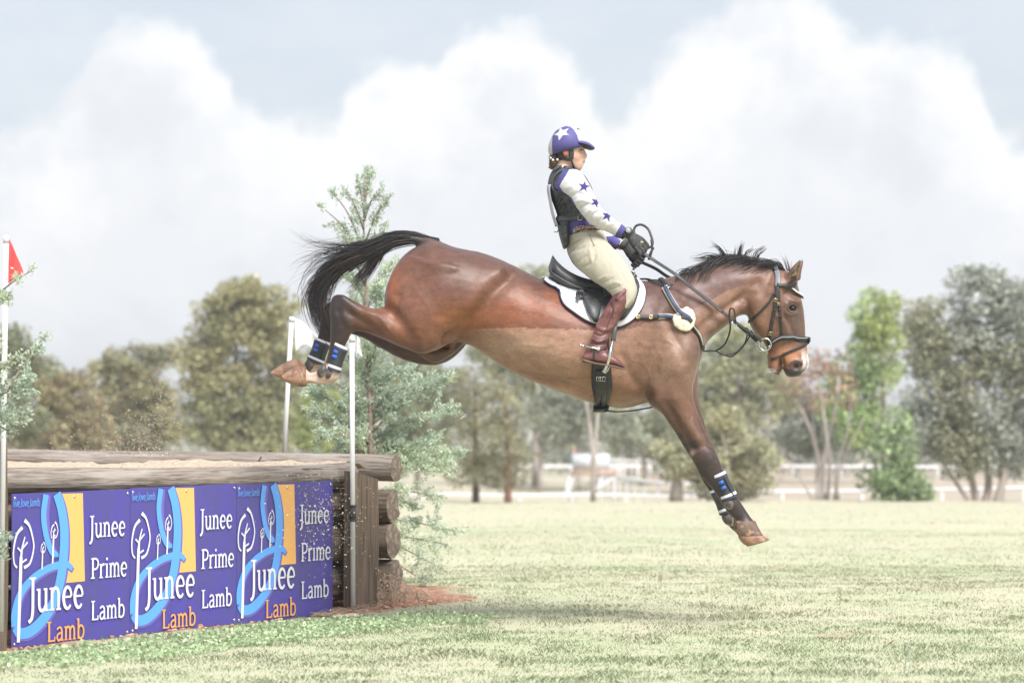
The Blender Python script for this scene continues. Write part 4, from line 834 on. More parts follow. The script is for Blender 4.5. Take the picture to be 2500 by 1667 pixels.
    # muscles, bones and creases
    ST = [([(1240, 675), (1205, 715), (1165, 765), (1130, 800), (1100, 825)], 20, -.022), ([(1225, 660), (1190, 690), (1150, 735)], 34, .008), ([(1130, 845), (1105, 826), (1085, 838)], 12, -.014),
        ([(1226, 668)], 20, .014), ([(1040, 660), (1005, 700), (985, 740), (968, 780)], 16, -.004), ([(1110, 640), (1060, 720), (1010, 800)], 42, .014), ([(990, 650), (965, 700), (960, 740)], 20, .008), ([(975, 725), (968, 748), (962, 770)], 9, -.008),
        ([(945, 750), (985, 790), (1010, 830)], 15, -.010), ([(1030, 845), (1048, 835)], 24, .012), ([(905, 770), (870, 755), (838, 728)], 10, .007), ([(905, 795), (880, 782), (856, 765)], 8, -.007), ([(930, 780), (960, 810)], 22, .009), ([(848, 790), (838, 775)], 12, .008), ([(826, 760), (838, 790)], 8, -.005),
        ([(1590, 760), (1575, 860), (1560, 920), (1575, 965)], 20, -.010), ([(1520, 870), (1545, 930), (1590, 960)], 12, -.008), ([(1650, 730), (1690, 830), (1655, 905)], 34, .018), ([(1600, 780), (1640, 860)], 36, .012), ([(1625, 770), (1668, 880)], 9, -.006), ([(1610, 905), (1655, 925), (1690, 905)], 16, -.004), ([(1250, 904), (1320, 918), (1440, 924)], 3, .0045), ([(1690, 960), (1700, 1000), (1690, 1030), (1705, 1070)], 2.6, .0045), ([(1640, 985), (1662, 1020), (1668, 1050)], 2.6, .004), ([(1620, 830), (1650, 845), (1668, 875), (1660, 905)], 2.8, .003), ([(1545, 880), (1575, 892), (1590, 925)], 2.8, .003), ([(1905, 790), (1900, 815), (1888, 835)], 2.5, .003), ([(1280, 840), (1340, 845), (1390, 835)], 3, .002), ([(895, 765), (925, 775), (950, 800)], 2.8, .004), ([(1010, 700), (1050, 760), (1045, 810)], 3, .002), ([(1600, 850), (1620, 880), (1612, 905)], 3, .003), ([(1560, 830), (1580, 845), (1600, 842)], 4, .003), ([(1575, 950), (1600, 962)], 22, .012),
        ([(1650, 975), (1672, 1020), (1700, 1070)], 16, .010), ([(1628, 985), (1662, 1042), (1690, 1092)], 8, -.009), ([(1612, 980), (1640, 1025)], 15, .009), ([(1690, 980), (1712, 1040), (1735, 1085)], 7, -.006), ([(1700, 1092), (1740, 1078)], 9, -.005), ([(1730, 1120)], 17, .0034), ([(1690, 1108)], 8, .006), ([(1708, 1150), (1722, 1172)], 7, -.005),
        ([(1690, 810), (1740, 775), (1790, 742), (1822, 722)], 11, -.010), ([(1640, 730), (1700, 700), (1780, 680), (1850, 672)], 26, .008), ([(1740, 800), (1790, 765)], 15, .010), ([(1655, 700), (1690, 760)], 20, -.010), ([(1800, 735), (1832, 700), (1850, 690)], 9, -.008), ([(1822, 735), (1826, 760), (1836, 782)], 7, -.009), ([(1815, 745), (1842, 715)], 4, -.005), ([(1806, 742), (1832, 712)], 4, -.004),
        ([(1850, 740), (1846, 775), (1862, 806)], 20, .010), ([(1915, 775), (1930, 800), (1945, 830)], 7, -.006), ([(1900, 770), (1918, 790), (1922, 812)], 6, .006), ([(1935, 735), (1950, 738)], 8, .012), ([(1920, 742), (1918, 760), (1930, 768), (1945, 764)], 4, .006), ([(1933, 752)], 7, -.010), ([(1925, 710), (1938, 722)], 9, -.006), ([(1900, 700), (1895, 730)], 9, .005),
        ([(1955, 775), (1960, 820), (1958, 850)], 7, -.004), ([(1885, 860), (1905, 845), (1925, 838)], 5, -.004), ([(1908, 880), (1908, 900)], 5, -.016), ([(1912, 868), (1908, 882)], 4, -.008), ([(1945, 893)], 7.5, -.016), ([(1934, 884), (1944, 880), (1955, 884)], 4, .008), ([(1932, 890), (1936, 903), (1948, 906)], 4, .006), ([(1925, 905), (1938, 914)], 6, .005),
        ([(1260, 830), (1330, 870), (1400, 890)], 40, .007), ([(745, 896), (750, 942)], 3, -.006), ([(727, 876), (730, 930)], 3, -.006), ([(770, 925), (800, 935)], 5, -.004), ([(755, 920), (785, 916)], 4, -.005), ([(1180, 850), (1290, 908), (1420, 945)], 9, -.006), ([(1455, 905), (1462, 960)], 22, -.006), ([(1290, 700), (1300, 760)], 30, -.005)]
    V = sculpt(V, F, [(a, b, c*1.35 if abs(c) > .0035 else c) for a, b, c in ST]); V = V+normals(V, F)*(.0016*fbm(V, 11, 3)+.0008*fbm(V, 30, 8))[:, None]; V = smooth_v(V, E, 2, .4)
    # ears hollow, crest ridge
    # ---- coat
    u, v = UV(V); n = len(V); nz = fbm(V, 7, 2); nf = fbm(V*np.array((1, 1, 2.2)), 28, 6); nb = fbm(V, 2.4, 9)
    def L(c): return np.array(lin(*c))/1.36
    C = np.tile(L((120, 80, 62)), (n, 1))
    def mixin(wt, c): 
        nonlocal C
        wt = np.clip(wt, 0, 1)[:, None]; C = C*(1-wt)+np.asarray(c)[None]*wt
    def dab(uc, vc, ru, rv, c, a=1.0): mixin(a*np.exp(-((u+nz*14-uc)/ru)**2-((v+nz*14-vc)/rv)**2), L(c))
    top = np.interp(u, [1000, 1060, 1113, 1169, 1260, 1330, 1400, 1560], [600, 586, 605, 616, 652, 685, 712, 690])
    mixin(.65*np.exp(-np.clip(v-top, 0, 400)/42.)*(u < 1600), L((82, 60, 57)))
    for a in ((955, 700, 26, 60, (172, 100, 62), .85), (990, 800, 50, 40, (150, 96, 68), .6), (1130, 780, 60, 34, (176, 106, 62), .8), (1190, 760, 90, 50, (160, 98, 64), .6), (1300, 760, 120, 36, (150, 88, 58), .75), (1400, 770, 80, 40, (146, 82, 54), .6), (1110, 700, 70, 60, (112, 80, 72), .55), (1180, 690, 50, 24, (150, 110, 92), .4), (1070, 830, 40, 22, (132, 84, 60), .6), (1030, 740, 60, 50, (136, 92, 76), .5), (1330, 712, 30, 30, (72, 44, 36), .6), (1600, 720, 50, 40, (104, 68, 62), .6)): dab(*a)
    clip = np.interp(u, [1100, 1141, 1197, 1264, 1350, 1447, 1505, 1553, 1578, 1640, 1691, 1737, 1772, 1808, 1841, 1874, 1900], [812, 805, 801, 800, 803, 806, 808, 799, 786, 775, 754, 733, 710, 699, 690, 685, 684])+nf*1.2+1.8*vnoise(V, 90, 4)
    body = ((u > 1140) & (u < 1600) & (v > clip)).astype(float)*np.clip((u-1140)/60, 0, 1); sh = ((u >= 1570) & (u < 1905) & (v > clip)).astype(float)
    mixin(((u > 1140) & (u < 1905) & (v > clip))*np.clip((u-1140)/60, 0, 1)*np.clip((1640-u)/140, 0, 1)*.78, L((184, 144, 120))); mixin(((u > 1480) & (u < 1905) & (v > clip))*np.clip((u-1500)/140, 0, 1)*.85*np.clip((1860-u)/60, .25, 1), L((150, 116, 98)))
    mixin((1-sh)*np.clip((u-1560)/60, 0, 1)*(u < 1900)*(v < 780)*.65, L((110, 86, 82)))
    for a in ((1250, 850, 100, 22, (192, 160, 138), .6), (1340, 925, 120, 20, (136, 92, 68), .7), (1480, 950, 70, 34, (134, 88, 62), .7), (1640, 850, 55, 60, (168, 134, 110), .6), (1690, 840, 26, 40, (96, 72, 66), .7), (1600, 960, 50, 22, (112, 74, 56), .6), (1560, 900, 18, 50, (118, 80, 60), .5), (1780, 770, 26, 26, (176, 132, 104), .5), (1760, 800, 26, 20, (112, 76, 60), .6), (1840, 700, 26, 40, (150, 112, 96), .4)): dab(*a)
    # head
    hd = np.clip((u-1822)/18, 0, 1)*(v > 640)
    mixin(hd*.75, L((132, 96, 78)))
    for a in ((1905, 690, 20, 22, (160, 112, 88), .6), (1868, 790, 30, 50, (146, 108, 86), .6), (1930, 790, 30, 40, (118, 92, 82), .8), (1955, 790, 16, 50, (92, 76, 72), .7), (1935, 755, 22, 20, (88, 68, 60), .7), (1915, 845, 40, 10, (96, 66, 52), .6), (1930, 872, 40, 20, (208, 146, 106), .9), (1890, 865, 12, 24, (112, 70, 46), .8), (1885, 893, 12, 10, (176, 124, 96), .8)): dab(*a)
    mixin(np.exp(-((u-1945)/17)**2-((v-897)/15)**2)*.95, L((74, 64, 66))); mixin((v > 901)*(u > 1908)*.9, L((64, 56, 58))); mixin(np.exp(-((u-1902)/6)**2-((v-905)/8)**2), L((76, 60, 52)))
    mixin((np.abs(V[:, 1]) < .03)*np.clip((v-858)/14, 0, 1)*(u > 1956)*(v < 912)*.95, L((250, 244, 240))); mixin((np.abs(V[:, 1]) < .018)*(u > 1945)*(v > 725)*(v < 865)*.85, L((232, 222, 216)))
    mixin(np.exp(-((u-1962)/8)**2-((v-880)/20)**2)*.9*(V[:, 1] > -.05), L((246, 238, 232)))
    mixin(np.clip((690-v)/8, 0, 1)*(u > 1915)*(v < 684)*.55, L((96, 72, 58)))
    # black points
    fl = np.clip((v-930)/60+.35*nf+.1*nb, 0, 1)*(u > 1580)*.75; mixin(fl, L((100, 68, 54)))
    fl = np.clip((v-985)/120+.6*nf+.2*nb, 0, 1)*(u > 1560); mixin(fl*.95, L((60, 50, 48)))
    mixin(np.exp(-((u-1680)/20)**2-((v-1000)/40)**2)*.5, L((150, 106, 84)))
    mixin(np.clip((v-1000)/40, 0, 1)*np.exp(-(seg_dist(u, v, [(1655, 960), (1690, 1040), (1715, 1080)])/9)**2)*.5, L((158, 120, 100)))
    hk = np.clip((905-u)/55+.35*nf, 0, 1)*(v > 700)*(u < 930); mixin(hk*.8, L((64, 50, 47))); mixin(np.clip((862-u)/30+.2*nf, 0, 1)*(v > 700)*(v < 890)*(u < 880)*.75, L((46, 40, 41)))
    dab(880, 770, 26, 16, (140, 98, 80), .5)
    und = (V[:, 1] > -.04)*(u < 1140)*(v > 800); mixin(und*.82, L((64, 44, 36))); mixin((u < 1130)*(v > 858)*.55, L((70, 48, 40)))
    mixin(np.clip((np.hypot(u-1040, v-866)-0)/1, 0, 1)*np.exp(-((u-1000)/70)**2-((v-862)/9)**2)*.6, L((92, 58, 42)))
    # hind pasterns and hooves: muddy tan
    mixin((u < 835)*(v > 884)*np.clip((v-884+nf*4)/8, 0, 1)*(u > 640), L((200, 158, 134))); mixin((u < 745)*(v > 870), L((196, 150, 120))); mixin((u > 745)*(u < 835)*(v > 890)*.7, L((226, 198, 182)))
    mixin((u < 730)*(v > 870)*np.clip(.6*nf+.3+(v-905)/40, 0, 1)*.7, L((168, 116, 86)))
    mixin((u < 835)*(v > 890)*np.clip(nb+.6*nf-.05, 0, 1)*.8, L((232, 206, 190))); mixin((u < 835)*(v > 888)*np.clip(1.5*nf-.3, 0, 1)*.6, L((128, 88, 68)))
    # fore hooves
    nh = (v > 1271)*(V[:, 1] < 0)*(u > 1780); mixin(nh*1., L((104, 88, 80))); mixin(nh*np.clip((v-1297+nf*5)/6, 0, 1), L((206, 162, 130))); mixin(nh*np.clip((1812-u+nf*6)/8, 0, 1), L((200, 150, 118)))
    fh = (v > 1296)*(V[:, 1] > 0)*(u > 1795); mixin(fh*1., L((196, 150, 122))); mixin((V[:, 1] > 0)*(v > 1255)*(v < 1284)*(u > 1740)*(u < 1790)*.8, L((190, 170, 140)))
    mixin(np.exp(-((u-1689)/6)**2-((v-1107)/7)**2)*1.4*(V[:, 1] < -.1), L((150, 132, 116)))
    mixin((u < 1062)*(v < 606)*(np.abs(V[:, 1]) < .05)*np.clip((1050-u)/30, 0, 1), L((44, 40, 42)))
    C *= np.exp(.15*nf+.09*nz+.07*nb)[:, None]; C = np.clip(C, .008, .9)
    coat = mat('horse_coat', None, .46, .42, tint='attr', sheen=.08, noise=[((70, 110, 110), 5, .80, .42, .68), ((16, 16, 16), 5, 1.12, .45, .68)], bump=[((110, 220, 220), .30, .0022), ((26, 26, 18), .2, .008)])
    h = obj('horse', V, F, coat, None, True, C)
    tag(h, 'bay horse in mid-leap with clipped belly and white blaze, carrying the rider', 'horse')
    return h, V, F
horse, HVt, HF = build_horse()
HB = BVHTree.FromPolygons([tuple(p) for p in HVt], [tuple(int(i) for i in f) for f in HF])
def on(u, v, off=.004, bvh=None):
    """the point of the horse's near side seen at u, v, lifted by off, and the normal there"""
    o, d = ray(u, v); p, nrm, i, _ = (bvh or HB).ray_cast(o, d)
    if p is None:
        q = Vector(W(u, v, 0)); p, nrm, i, _ = (bvh or HB).find_nearest(q)
    return np.array(p)+np.array(nrm)*off, np.array(nrm)
FLIP = np.array((1, -1, 1))
def ribbon(mb, P, N, wd, th):
    """strap of width wd and thickness th along points P with surface normals N"""
    P = np.asarray(P); N = np.asarray(N); T = np.gradient(P, axis=0); T /= np.linalg.norm(T, axis=1)[:, None]+1e-9
    B = np.cross(T, N); B /= np.linalg.norm(B, axis=1)[:, None]+1e-9; Nn = np.cross(B, T); n = len(P)
    wd = np.interp(np.linspace(0, 1, n), np.linspace(0, 1, len(wd)), wd)[:, None] if np.ndim(wd) else np.full((n, 1), wd)
    ring = [(-.5, 0), (-.5, .7), (-.3, 1), (.3, 1), (.5, .7), (.5, 0)]
    V = np.stack([P+B*wd*a+Nn*th*b for a, b in ring], 1).reshape(-1, 3); k = len(ring)
    F = [(i*k+j, i*k+(j+1) % k, (i+1)*k+(j+1) % k, (i+1)*k+j) for i in range(n-1) for j in range(k)]+[tuple(range(k))[::-1], tuple((n-1)*k+j for j in range(k))]
    return mb.add(V, F)
def strap(name, path, wd, th, m, parent, off=.002, mirror=True, sub=6):
    uv = catmull(path, sub); PN = [on(a, b, off) for a, b in uv]; P = np.array([p for p, _ in PN]); N = np.array([q for _, q in PN])
    for _ in range(2):
        P[1:-1] = (P[:-2]+2*P[1:-1]+P[2:])/4; N[1:-1] = (N[:-2]+2*N[1:-1]+N[2:])/4
    mb = MB(); ribbon(mb, P, N, wd, th); o = mb.build(name, m, parent)
    if mirror:
        mb = MB(); ribbon(mb, P*FLIP, N*FLIP, wd, th); mb.build(name, m, parent)
    return o
def ring(mb, c, nrm, r, t, n=20):
    nrm = np.asarray(nrm)/np.linalg.norm(nrm); a = np.cross(nrm, (0, 0, 1.)); a /= np.linalg.norm(a); b = np.cross(nrm, a)
    mb.tube([c+r*(a*math.cos(2*math.pi*i/n)+b*math.sin(2*math.pi*i/n)) for i in range(n+1)], t, 6, cap=False)
def buckle(parent, u, v, du, dv, w, m, bvh=None, off=.006):
    """a small rectangular buckle frame lying on the surface, along direction du, dv"""
    c, n = on(u, v, off, bvh); c2, _ = on(u+du, v+dv, off, bvh); t = c2-c; t /= np.linalg.norm(t)+1e-9; b = np.cross(t, n); b /= np.linalg.norm(b)
    mb = MB(); h = w*.62
    mb.tube([c+t*h+b*w*.6, c+t*h-b*w*.6, c-t*h-b*w*.6, c-t*h+b*w*.6, c+t*h+b*w*.6], .0022, 5); mb.tube([c-t*h, c+t*h*1.0], .0016, 5)
    return mb.build('buckle', m, parent)
# ---- hooves: hard horn walls
HORN = mat('hoof_horn', tuple(np.array(lin(186, 146, 120))/1.6), .6, .35, noise=[((16, 16, 16), 5, tuple(np.array(lin(140, 104, 84))/1.6), .42, .62), ((90, 90, 14), 4, tuple(np.array(lin(216, 186, 164))/1.6), .55, .72)], bump=[((30, 30, 160), .5, .003)])
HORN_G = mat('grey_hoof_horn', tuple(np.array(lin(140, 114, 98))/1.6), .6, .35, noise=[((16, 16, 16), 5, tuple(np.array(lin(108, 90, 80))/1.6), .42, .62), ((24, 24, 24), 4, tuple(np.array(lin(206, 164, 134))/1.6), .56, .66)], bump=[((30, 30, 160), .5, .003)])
def hoof(rows, y, m=None):
    mb = MB(); mb.loft([(a, b, c, d, w_, y) for a, b, c, d, w_ in rows], 26, 3, 2.5); mb.build('hoof', m or HORN, horse)
hoof([(748, 899, 749, 942, .046), (738, 896, 744, 944, .054), (720, 897, 730, 944, .058), (702, 906, 713, 939, .060), (690, 915, 696, 931, .055), (689, 917, 694, 930, .05)], -.15)
hoof([(731, 877, 732, 931, .046), (720, 875, 724, 933, .056), (704, 881, 709, 932, .060), (684, 892, 692, 926, .061), (667, 904, 674, 920, .056), (661, 909, 664, 915, .048)], .15)
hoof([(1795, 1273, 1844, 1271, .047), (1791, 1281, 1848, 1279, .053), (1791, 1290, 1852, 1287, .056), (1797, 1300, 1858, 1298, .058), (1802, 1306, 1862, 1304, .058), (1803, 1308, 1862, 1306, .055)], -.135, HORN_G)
hoof([(1801, 1303, 1845, 1296, .047), (1803, 1312, 1855, 1302, .054), (1808, 1320, 1864, 1307, .058), (1816, 1328, 1873, 1312, .061), (1822, 1331, 1878, 1315, .062), (1823, 1333, 1878, 1317, .06)], .125)
# ---- eyes
EYE = mat('horse_eye', (.012, .008, .006), .22, .35)
for s in (-1, 1):
    c, nr = on(1934, 753, -.003); c = c if s < 0 else c*FLIP
    mb = MB(); mb.ball(c, (.021, .014, .0165), 16, 10); mb.build('eye', EYE, horse)
    lm = mat('eyelid', lin(74, 58, 52), .5); up = [(1921, 752), (1926, 745), (1934, 742), (1942, 745), (1947, 751)]; lo = [(1921, 753), (1926, 760), (1934, 763), (1942, 760), (1947, 752)]
    for pth in (up, lo):
        P = [on(a, b, .001)[0] for a, b in catmull(pth, 3)]; P = [p if s < 0 else p*FLIP for p in P]; mb = MB(); mb.tube(P, [.002, .0045, .002], 6); mb.build('eyelid', lm, horse)
    # nostril
    c, nr = on(1945, 893, .000); c = c if s < 0 else c*FLIP; mb = MB(); mb.ball(c, (.020, .006, .015), 14, 8); mb.build('nostril', mat('nostril_skin', (.02, .016, .018), .5), horse)
    P = [on(a, b, .002)[0] for a, b in catmull([(1931, 890), (1936, 882), (1946, 880), (1956, 884), (1958, 892)], 3)]; P = [p if s < 0 else p*FLIP for p in P]; mb = MB(); mb.tube(P, [.003, .006, .003], 6); mb.build('nostril_rim', mat('nostril_rim_skin', lin(96, 80, 78), .5), horse)
mb = MB(); P = [on(a, b, -.001)[0] for a, b in catmull([(1899, 868), (1906, 880), (1908, 895), (1907, 908)], 3)]; mb.tube(P, [.002, .005, .006, .004], 6); mb.build('mouth', mat('mouth_skin', (.10, .05, .05), .5), horse)
mb = MB(); P = [on(a, b, .001)[0] for a, b in ((1911, 884), (1912, 893), (1911, 901))]; mb.tube(P, [.003, .005, .003], 6); mb.build('lip', mat('lip_skin', (.42, .25, .22), .5), horse)
# ear linings: dark hollows facing forward-out
for s, du in ((-1, 0), (1, 6)):
    y = .055*s*1.15-.0205*(1 if s < 0 else -1)*1.0
    mb = MB(); mb.loft([(1930+du, 679, 1946+du, 674, .006, y-.004*(-s)*0), (1933+du, 664, 1949+du, 661, .007, y), (1940+du, 650, 1953+du, 649, .006, y*1.0), (1949+du, 639, 1955+du, 639, .003, y*1.0)], 12, 3); mb.build('ear_lining', mat('ear_lining', lin(120, 100, 74), .9, noise=(60, 3, lin(60, 50, 42), .4, .6)), horse)
# ---- mane, forelock and tail
HAIR = mat('black_hair', (1, 1, 1), .42, .45, tint='attr')
def strands(name, guides, n, r, parent, seed, spread, sub=5, tipr=.3, col=((.030, .029, .032), (.095, .060, .045)), var=.3, curl=.0):
    """guides: list of (points, weight); each strand follows one guide, offset and frayed towards the tip"""
    rnd = np.random.default_rng(seed); V = []; F = []; C = []; k = 3; wts = np.array([g[1] for g in guides], float); wts /= wts.sum(); nn = 0
    for _ in range(n):
        gi = rnd.choice(len(guides), p=wts); G = catmull(guides[gi][0], sub); g2 = guides[gi][2] if len(guides[gi]) > 2 else spread
        m = len(G); t = np.linspace(0, 1, m)[:, None]; o = rnd.normal(size=3); o2 = rnd.normal(size=3); o3 = rnd.normal(size=3); lenf = rnd.uniform(.55, 1.0)
        prof = np.interp(t[:, 0], [0, .25, .6, 1], g2)[:, None]
        P = G+prof*(o*.8*np.array((1, .9, 1)))+prof*.5*(o2*np.sin(t*3.1+o3[0])+o3*t*t*.7)+curl*prof*np.sin(t*9+o[0])*o2*.3
        q = max(4, int(m*lenf)); P = P[:q]; T_ = np.gradient(P, axis=0); T_ /= np.linalg.norm(T_, axis=1)[:, None]+1e-9; a = np.cross(T_, (0, 1., .2)); a /= np.linalg.norm(a, axis=1)[:, None]+1e-9; b = np.cross(T_, a)
        rr = r*rnd.uniform(.6, 1.4)*np.interp(np.linspace(0, 1, q), [0, .5, 1], [1, .9, tipr*.4])[:, None]
        ringv = np.stack([P+rr*(a*math.cos(2.094*j)+b*math.sin(2.094*j)) for j in range(k)], 1).reshape(-1, 3); V.append(ringv)
        idx = np.arange(q-1)[:, None]*k; f = np.concatenate([np.stack((idx[:, 0]+j, idx[:, 0]+(j+1) % k, idx[:, 0]+k+(j+1) % k, idx[:, 0]+k+j), 1) for j in range(k)])+nn; F.append(f); nn += len(ringv)
        c = np.array(col[0]) if rnd.random() > .16 else np.array(col[1]); C.append(np.tile(c*np.exp(rnd.normal(0, var)), (len(ringv), 1)))
    return obj(name, np.vstack(V), np.vstack(F).astype(np.int32), HAIR, parent, True, np.vstack(C))
def G(*p, y=0.0): return [W(q[0], q[1], q[2] if len(q) > 2 else y) for q in p]
tail_main = G((1068, 590), (1040, 588), (1000, 582), (955, 588), (912, 608), (860, 628), (812, 655), (782, 692), (766, 730), (772, 768), (788, 800), (806, 824), (820, 842))
tail_in = G((1068, 588), (1040, 587), (1000, 580), (955, 584), (915, 602), (868, 625), (824, 656), (797, 695), (786, 735), (790, 772), (802, 805), (818, 835))
tail_lock = G((1000, 583), (958, 592), (930, 615), (905, 650), (880, 682), (862, 703), (848, 722))
tail_wisp = G((990, 578), (930, 588), (870, 602), (815, 600), (770, 594), (740, 580), (712, 560))
tail_out = G((955, 586), (900, 604), (840, 620), (780, 640), (745, 668), (728, 700))
tail_out2 = G((955, 588), (880, 615), (815, 645), (770, 680), (745, 735), (735, 775))
tail_out3 = G((900, 604), (840, 615), (780, 622), (740, 640), (715, 660))
sp1 = [.006, .018, .028, .028]
tl = strands('tail', [(tail_main, 5, sp1), (tail_in, 3, [.006, .016, .022, .024]), (tail_lock, 1.5, [.008, .012, .020, .03])], 1150, .0015, horse, 3, sp1, 6)
strands('tail_wisps', [(tail_wisp, 1, [.008, .016, .02, .03]), (tail_out, 1.2, [.01, .03, .04, .06]), (tail_out2, 2.2, [.01, .03, .045, .06]), (tail_out3, .8, [.01, .02, .035, .05])], 240, .0009, tl, 4, sp1, 6, curl=.6)
mg = []
rm = random.Random(6)
crest_u = [1640, 1670, 1705, 1740, 1772, 1810, 1854, 1892, 1925]; crest_v = [677, 669, 660, 647, 642, 642, 649, 655, 660]
for u0 in np.linspace(1680, 1768, 12):      # hanging down on the near side, blown back
    v0 = float(np.interp(u0, crest_u, crest_v)); w0 = (u0-1680)/88
    p = [W(u0, v0+4, -.005), W(u0-7, v0-4-5*w0, -.03)]+[on(u0-22-8*w0, v0+8+8*w0, .012)[0], on(u0-30-14*w0, v0+22+22*w0, .010)[0], on(u0-34-18*w0, v0+26+34*w0, .008)[0]]
    mg.append((p, 1.2, [.004, .008, .010, .012]))
for u0 in np.linspace(1765, 1915, 22):      # lying back along the crest
    v0 = float(np.interp(u0, crest_u, crest_v)); q = (u0-1765)/150; lf = rm.uniform(8, 20)
    mg.append((G((u0, v0+5), (u0-14, v0-lf*.6), (u0-38, v0-lf*.85+4*q), (u0-64, v0-lf*.5), (u0-86, v0-2-rm.uniform(-6, 10))), 2, [.004, .012, .014, .018]))
for u0 in np.linspace(1790, 1900, 9):      # near-side layer falling over the crest
    v0 = float(np.interp(u0, crest_u, crest_v)); p = [W(u0, v0+3, -.01), W(u0-18, v0-4, -.03), on(u0-42, v0+10, .008)[0], on(u0-66, v0+15, .006)[0]]; mg.append((p, 1.2, [.004, .01, .012, .014]))
for (u0, e) in ((1770, ((1764, 622), (1752, 604), (1738, 594), (1726, 588))), (1774, ((1768, 620), (1758, 606), (1745, 600), (1730, 603))), (1795, ((1794, 620), (1797, 602), (1794, 588))), (1800, ((1802, 615), (1805, 600), (1810, 584))), (1806, ((1808, 612), (1812, 596), (1814, 582))), (1815, ((1822, 615), (1836, 606), (1838, 596))), (1826, ((1836, 618), (1852, 610), (1862, 614))), (1838, ((1850, 618), (1866, 606), (1870, 600)))):
    v0 = float(np.interp(u0, crest_u, crest_v)); mg.append((G((u0, v0+2), *e), .55, [.008, .008, .007, .008]))
mn = strands('mane', mg, 1150, .0014, horse, 5, sp1, 5, col=((.024, .023, .026), (.085, .052, .040)))
fg = [(G((1925, 662), (1922, 648), (1916, 632), (1910, 616)), .5, [.004, .006, .006, .008]), (G((1930, 664), (1926, 645), (1932, 628)), .3, [.004, .006, .006, .008])]
for a in range(6): fg.append(([W(1932, 668, -.03), on(1938-a, 684+a*2, .012)[0], on(1930-a*3, 694+a*2, .010)[0], on(1915-a*3, 702+a*4, .007)[0]], 1, [.004, .007, .008, .010]))
strands('forelock', fg, 170, .0013, horse, 8, sp1, 5, col=((.055, .038, .034), (.14, .075, .05)))
mb = MB(); rw = random.Random(2)
for _ in range(26):
    a = on(rw.uniform(1880, 1896), rw.uniform(898, 907), .0)[0]; mb.tube([a, a+(rw.uniform(-.04, -.01), rw.uniform(-.02, .02), rw.uniform(-.03, -.0))], .0004, 3, cap=False)
mb.build('chin_whiskers', mat('whiskers', (.6, .58, .55), .5), horse)
# ================================================================== tack
PAD = mat('white_saddle_cloth', (.70, .70, .72), .85, .2, bump=[(14, .15, .02), ((240, 240, 240), .3, .002)]); NAVY = mat('navy_binding', (.035, .035, .10), .7)
def sheet(name, topl, botl, off, m, parent, ns=26, nt=16, thick=.01, bulge=None, mirror=True):
    """a panel laid on the horse's side between a top and a bottom outline (photo px)"""
    A = catmull(topl, 8); B = catmull(botl, 8)
    def rs(C, n):
        L = np.concatenate(([0], np.cumsum(np.linalg.norm(np.diff(C, axis=0), axis=1)))); q = np.linspace(0, L[-1], n); return np.stack([np.interp(q, L, C[:, k]) for k in range(2)], 1)
    A, B = rs(A, ns), rs(B, ns); V = []
    for i in range(ns):
        for j in range(nt):
            t = j/(nt-1); p = A[i]*(1-t)+B[i]*t; o = off+(bulge(i/(ns-1), t) if bulge else 0); V.append(on(p[0], p[1], o)[0])
    V = np.array(V); g = V.reshape(ns, nt, 3)
    for _ in range(2): g[1:-1, 1:-1] = (g[:-2, 1:-1]+g[2:, 1:-1]+g[1:-1, :-2]+g[1:-1, 2:]+4*g[1:-1, 1:-1])/8
    V = g.reshape(-1, 3); F = [(i*nt+j, (i+1)*nt+j, (i+1)*nt+j+1, i*nt+j+1) for i in range(ns-1) for j in range(nt-1)]
    res = []
    for s in ((1, -1) if mirror else (1,)):
        o = obj(name, V*np.array((1, s, 1)), F if s == 1 else [f[::-1] for f in F], m, parent)
        so = o.modifiers.new('s', 'SOLIDIFY'); so.thickness = thick; so.offset = -1; res.append(o)
    edge = [g[i, -1] for i in range(ns)]
    return res, edge, g
padr = empty('saddle_cloth', tuple(W(1450, 715, 0))); padr_inv = Matrix.Translation(padr.location).inverted()
def fix(root):
    """children were built in world space: keep them there under a root that is not at the origin"""
    for c in root.children:
        c.matrix_parent_inverse = Matrix.Translation(root.location).inverted()
(p1, p2), edge, gpad = sheet('pad_panel', [(1332, 656), (1338, 672), (1370, 700), (1420, 716), (1480, 716), (1530, 698), (1558, 686)], [(1326, 690), (1340, 700), (1361, 710), (1366, 726), (1375, 746), (1400, 766), (1435, 787), (1470, 797), (1505, 800), (1530, 792), (1547, 780), (1562, 762), (1572, 741), (1576, 720), (1574, 706), (1566, 694)], .012, PAD, padr, 34, 14, .010)
for s in (1, -1):
    mb = MB(); mb.tube([e*np.array((1, s, 1)) for e in edge], .0045, 6); mb.build('binding', NAVY, padr)
# small print on the cloth
def decal(parent, pts, m, off, name, bvh=None):
    mb = MB(); P = [on(a, b, off, bvh)[0] for a, b in pts]; mb.add(P, [tuple(range(len(P)))]); return mb.build(name, m, parent, smooth=False)
PB = BVHTree.FromPolygons([tuple(p) for p in gpad.reshape(-1, 3)], [(i*14+j, (i+1)*14+j, (i+1)*14+j+1, i*14+j+1) for i in range(33) for j in range(13)])
def dec(pts, m, name='emblem'): decal(padr, pts, m, -.0025, name, PB) if False else decal(padr, pts, m, .0025 if True else 0, name, PB)
INK = mat('dark_print', (.04, .045, .06), .7)
dec([(1382, 690), (1395, 692), (1406, 698), (1403, 711), (1396, 705), (1390, 697)], INK)
for k in range(4): dec([(1374+k*2.0, 703+k*5), (1390+k*2.2-k*1.5, 698+k*5.5), (1390.5+k*2.2-k*1.5, 699.6+k*5.5), (1374.5+k*2.0, 704.6+k*5)], INK, 'print_line')
dec([(1550, 750), (1558, 748), (1558.6, 753), (1551, 755)], INK)
fix(padr); tag(padr, 'white saddle cloth with navy binding under the black saddle', 'saddle cloth')
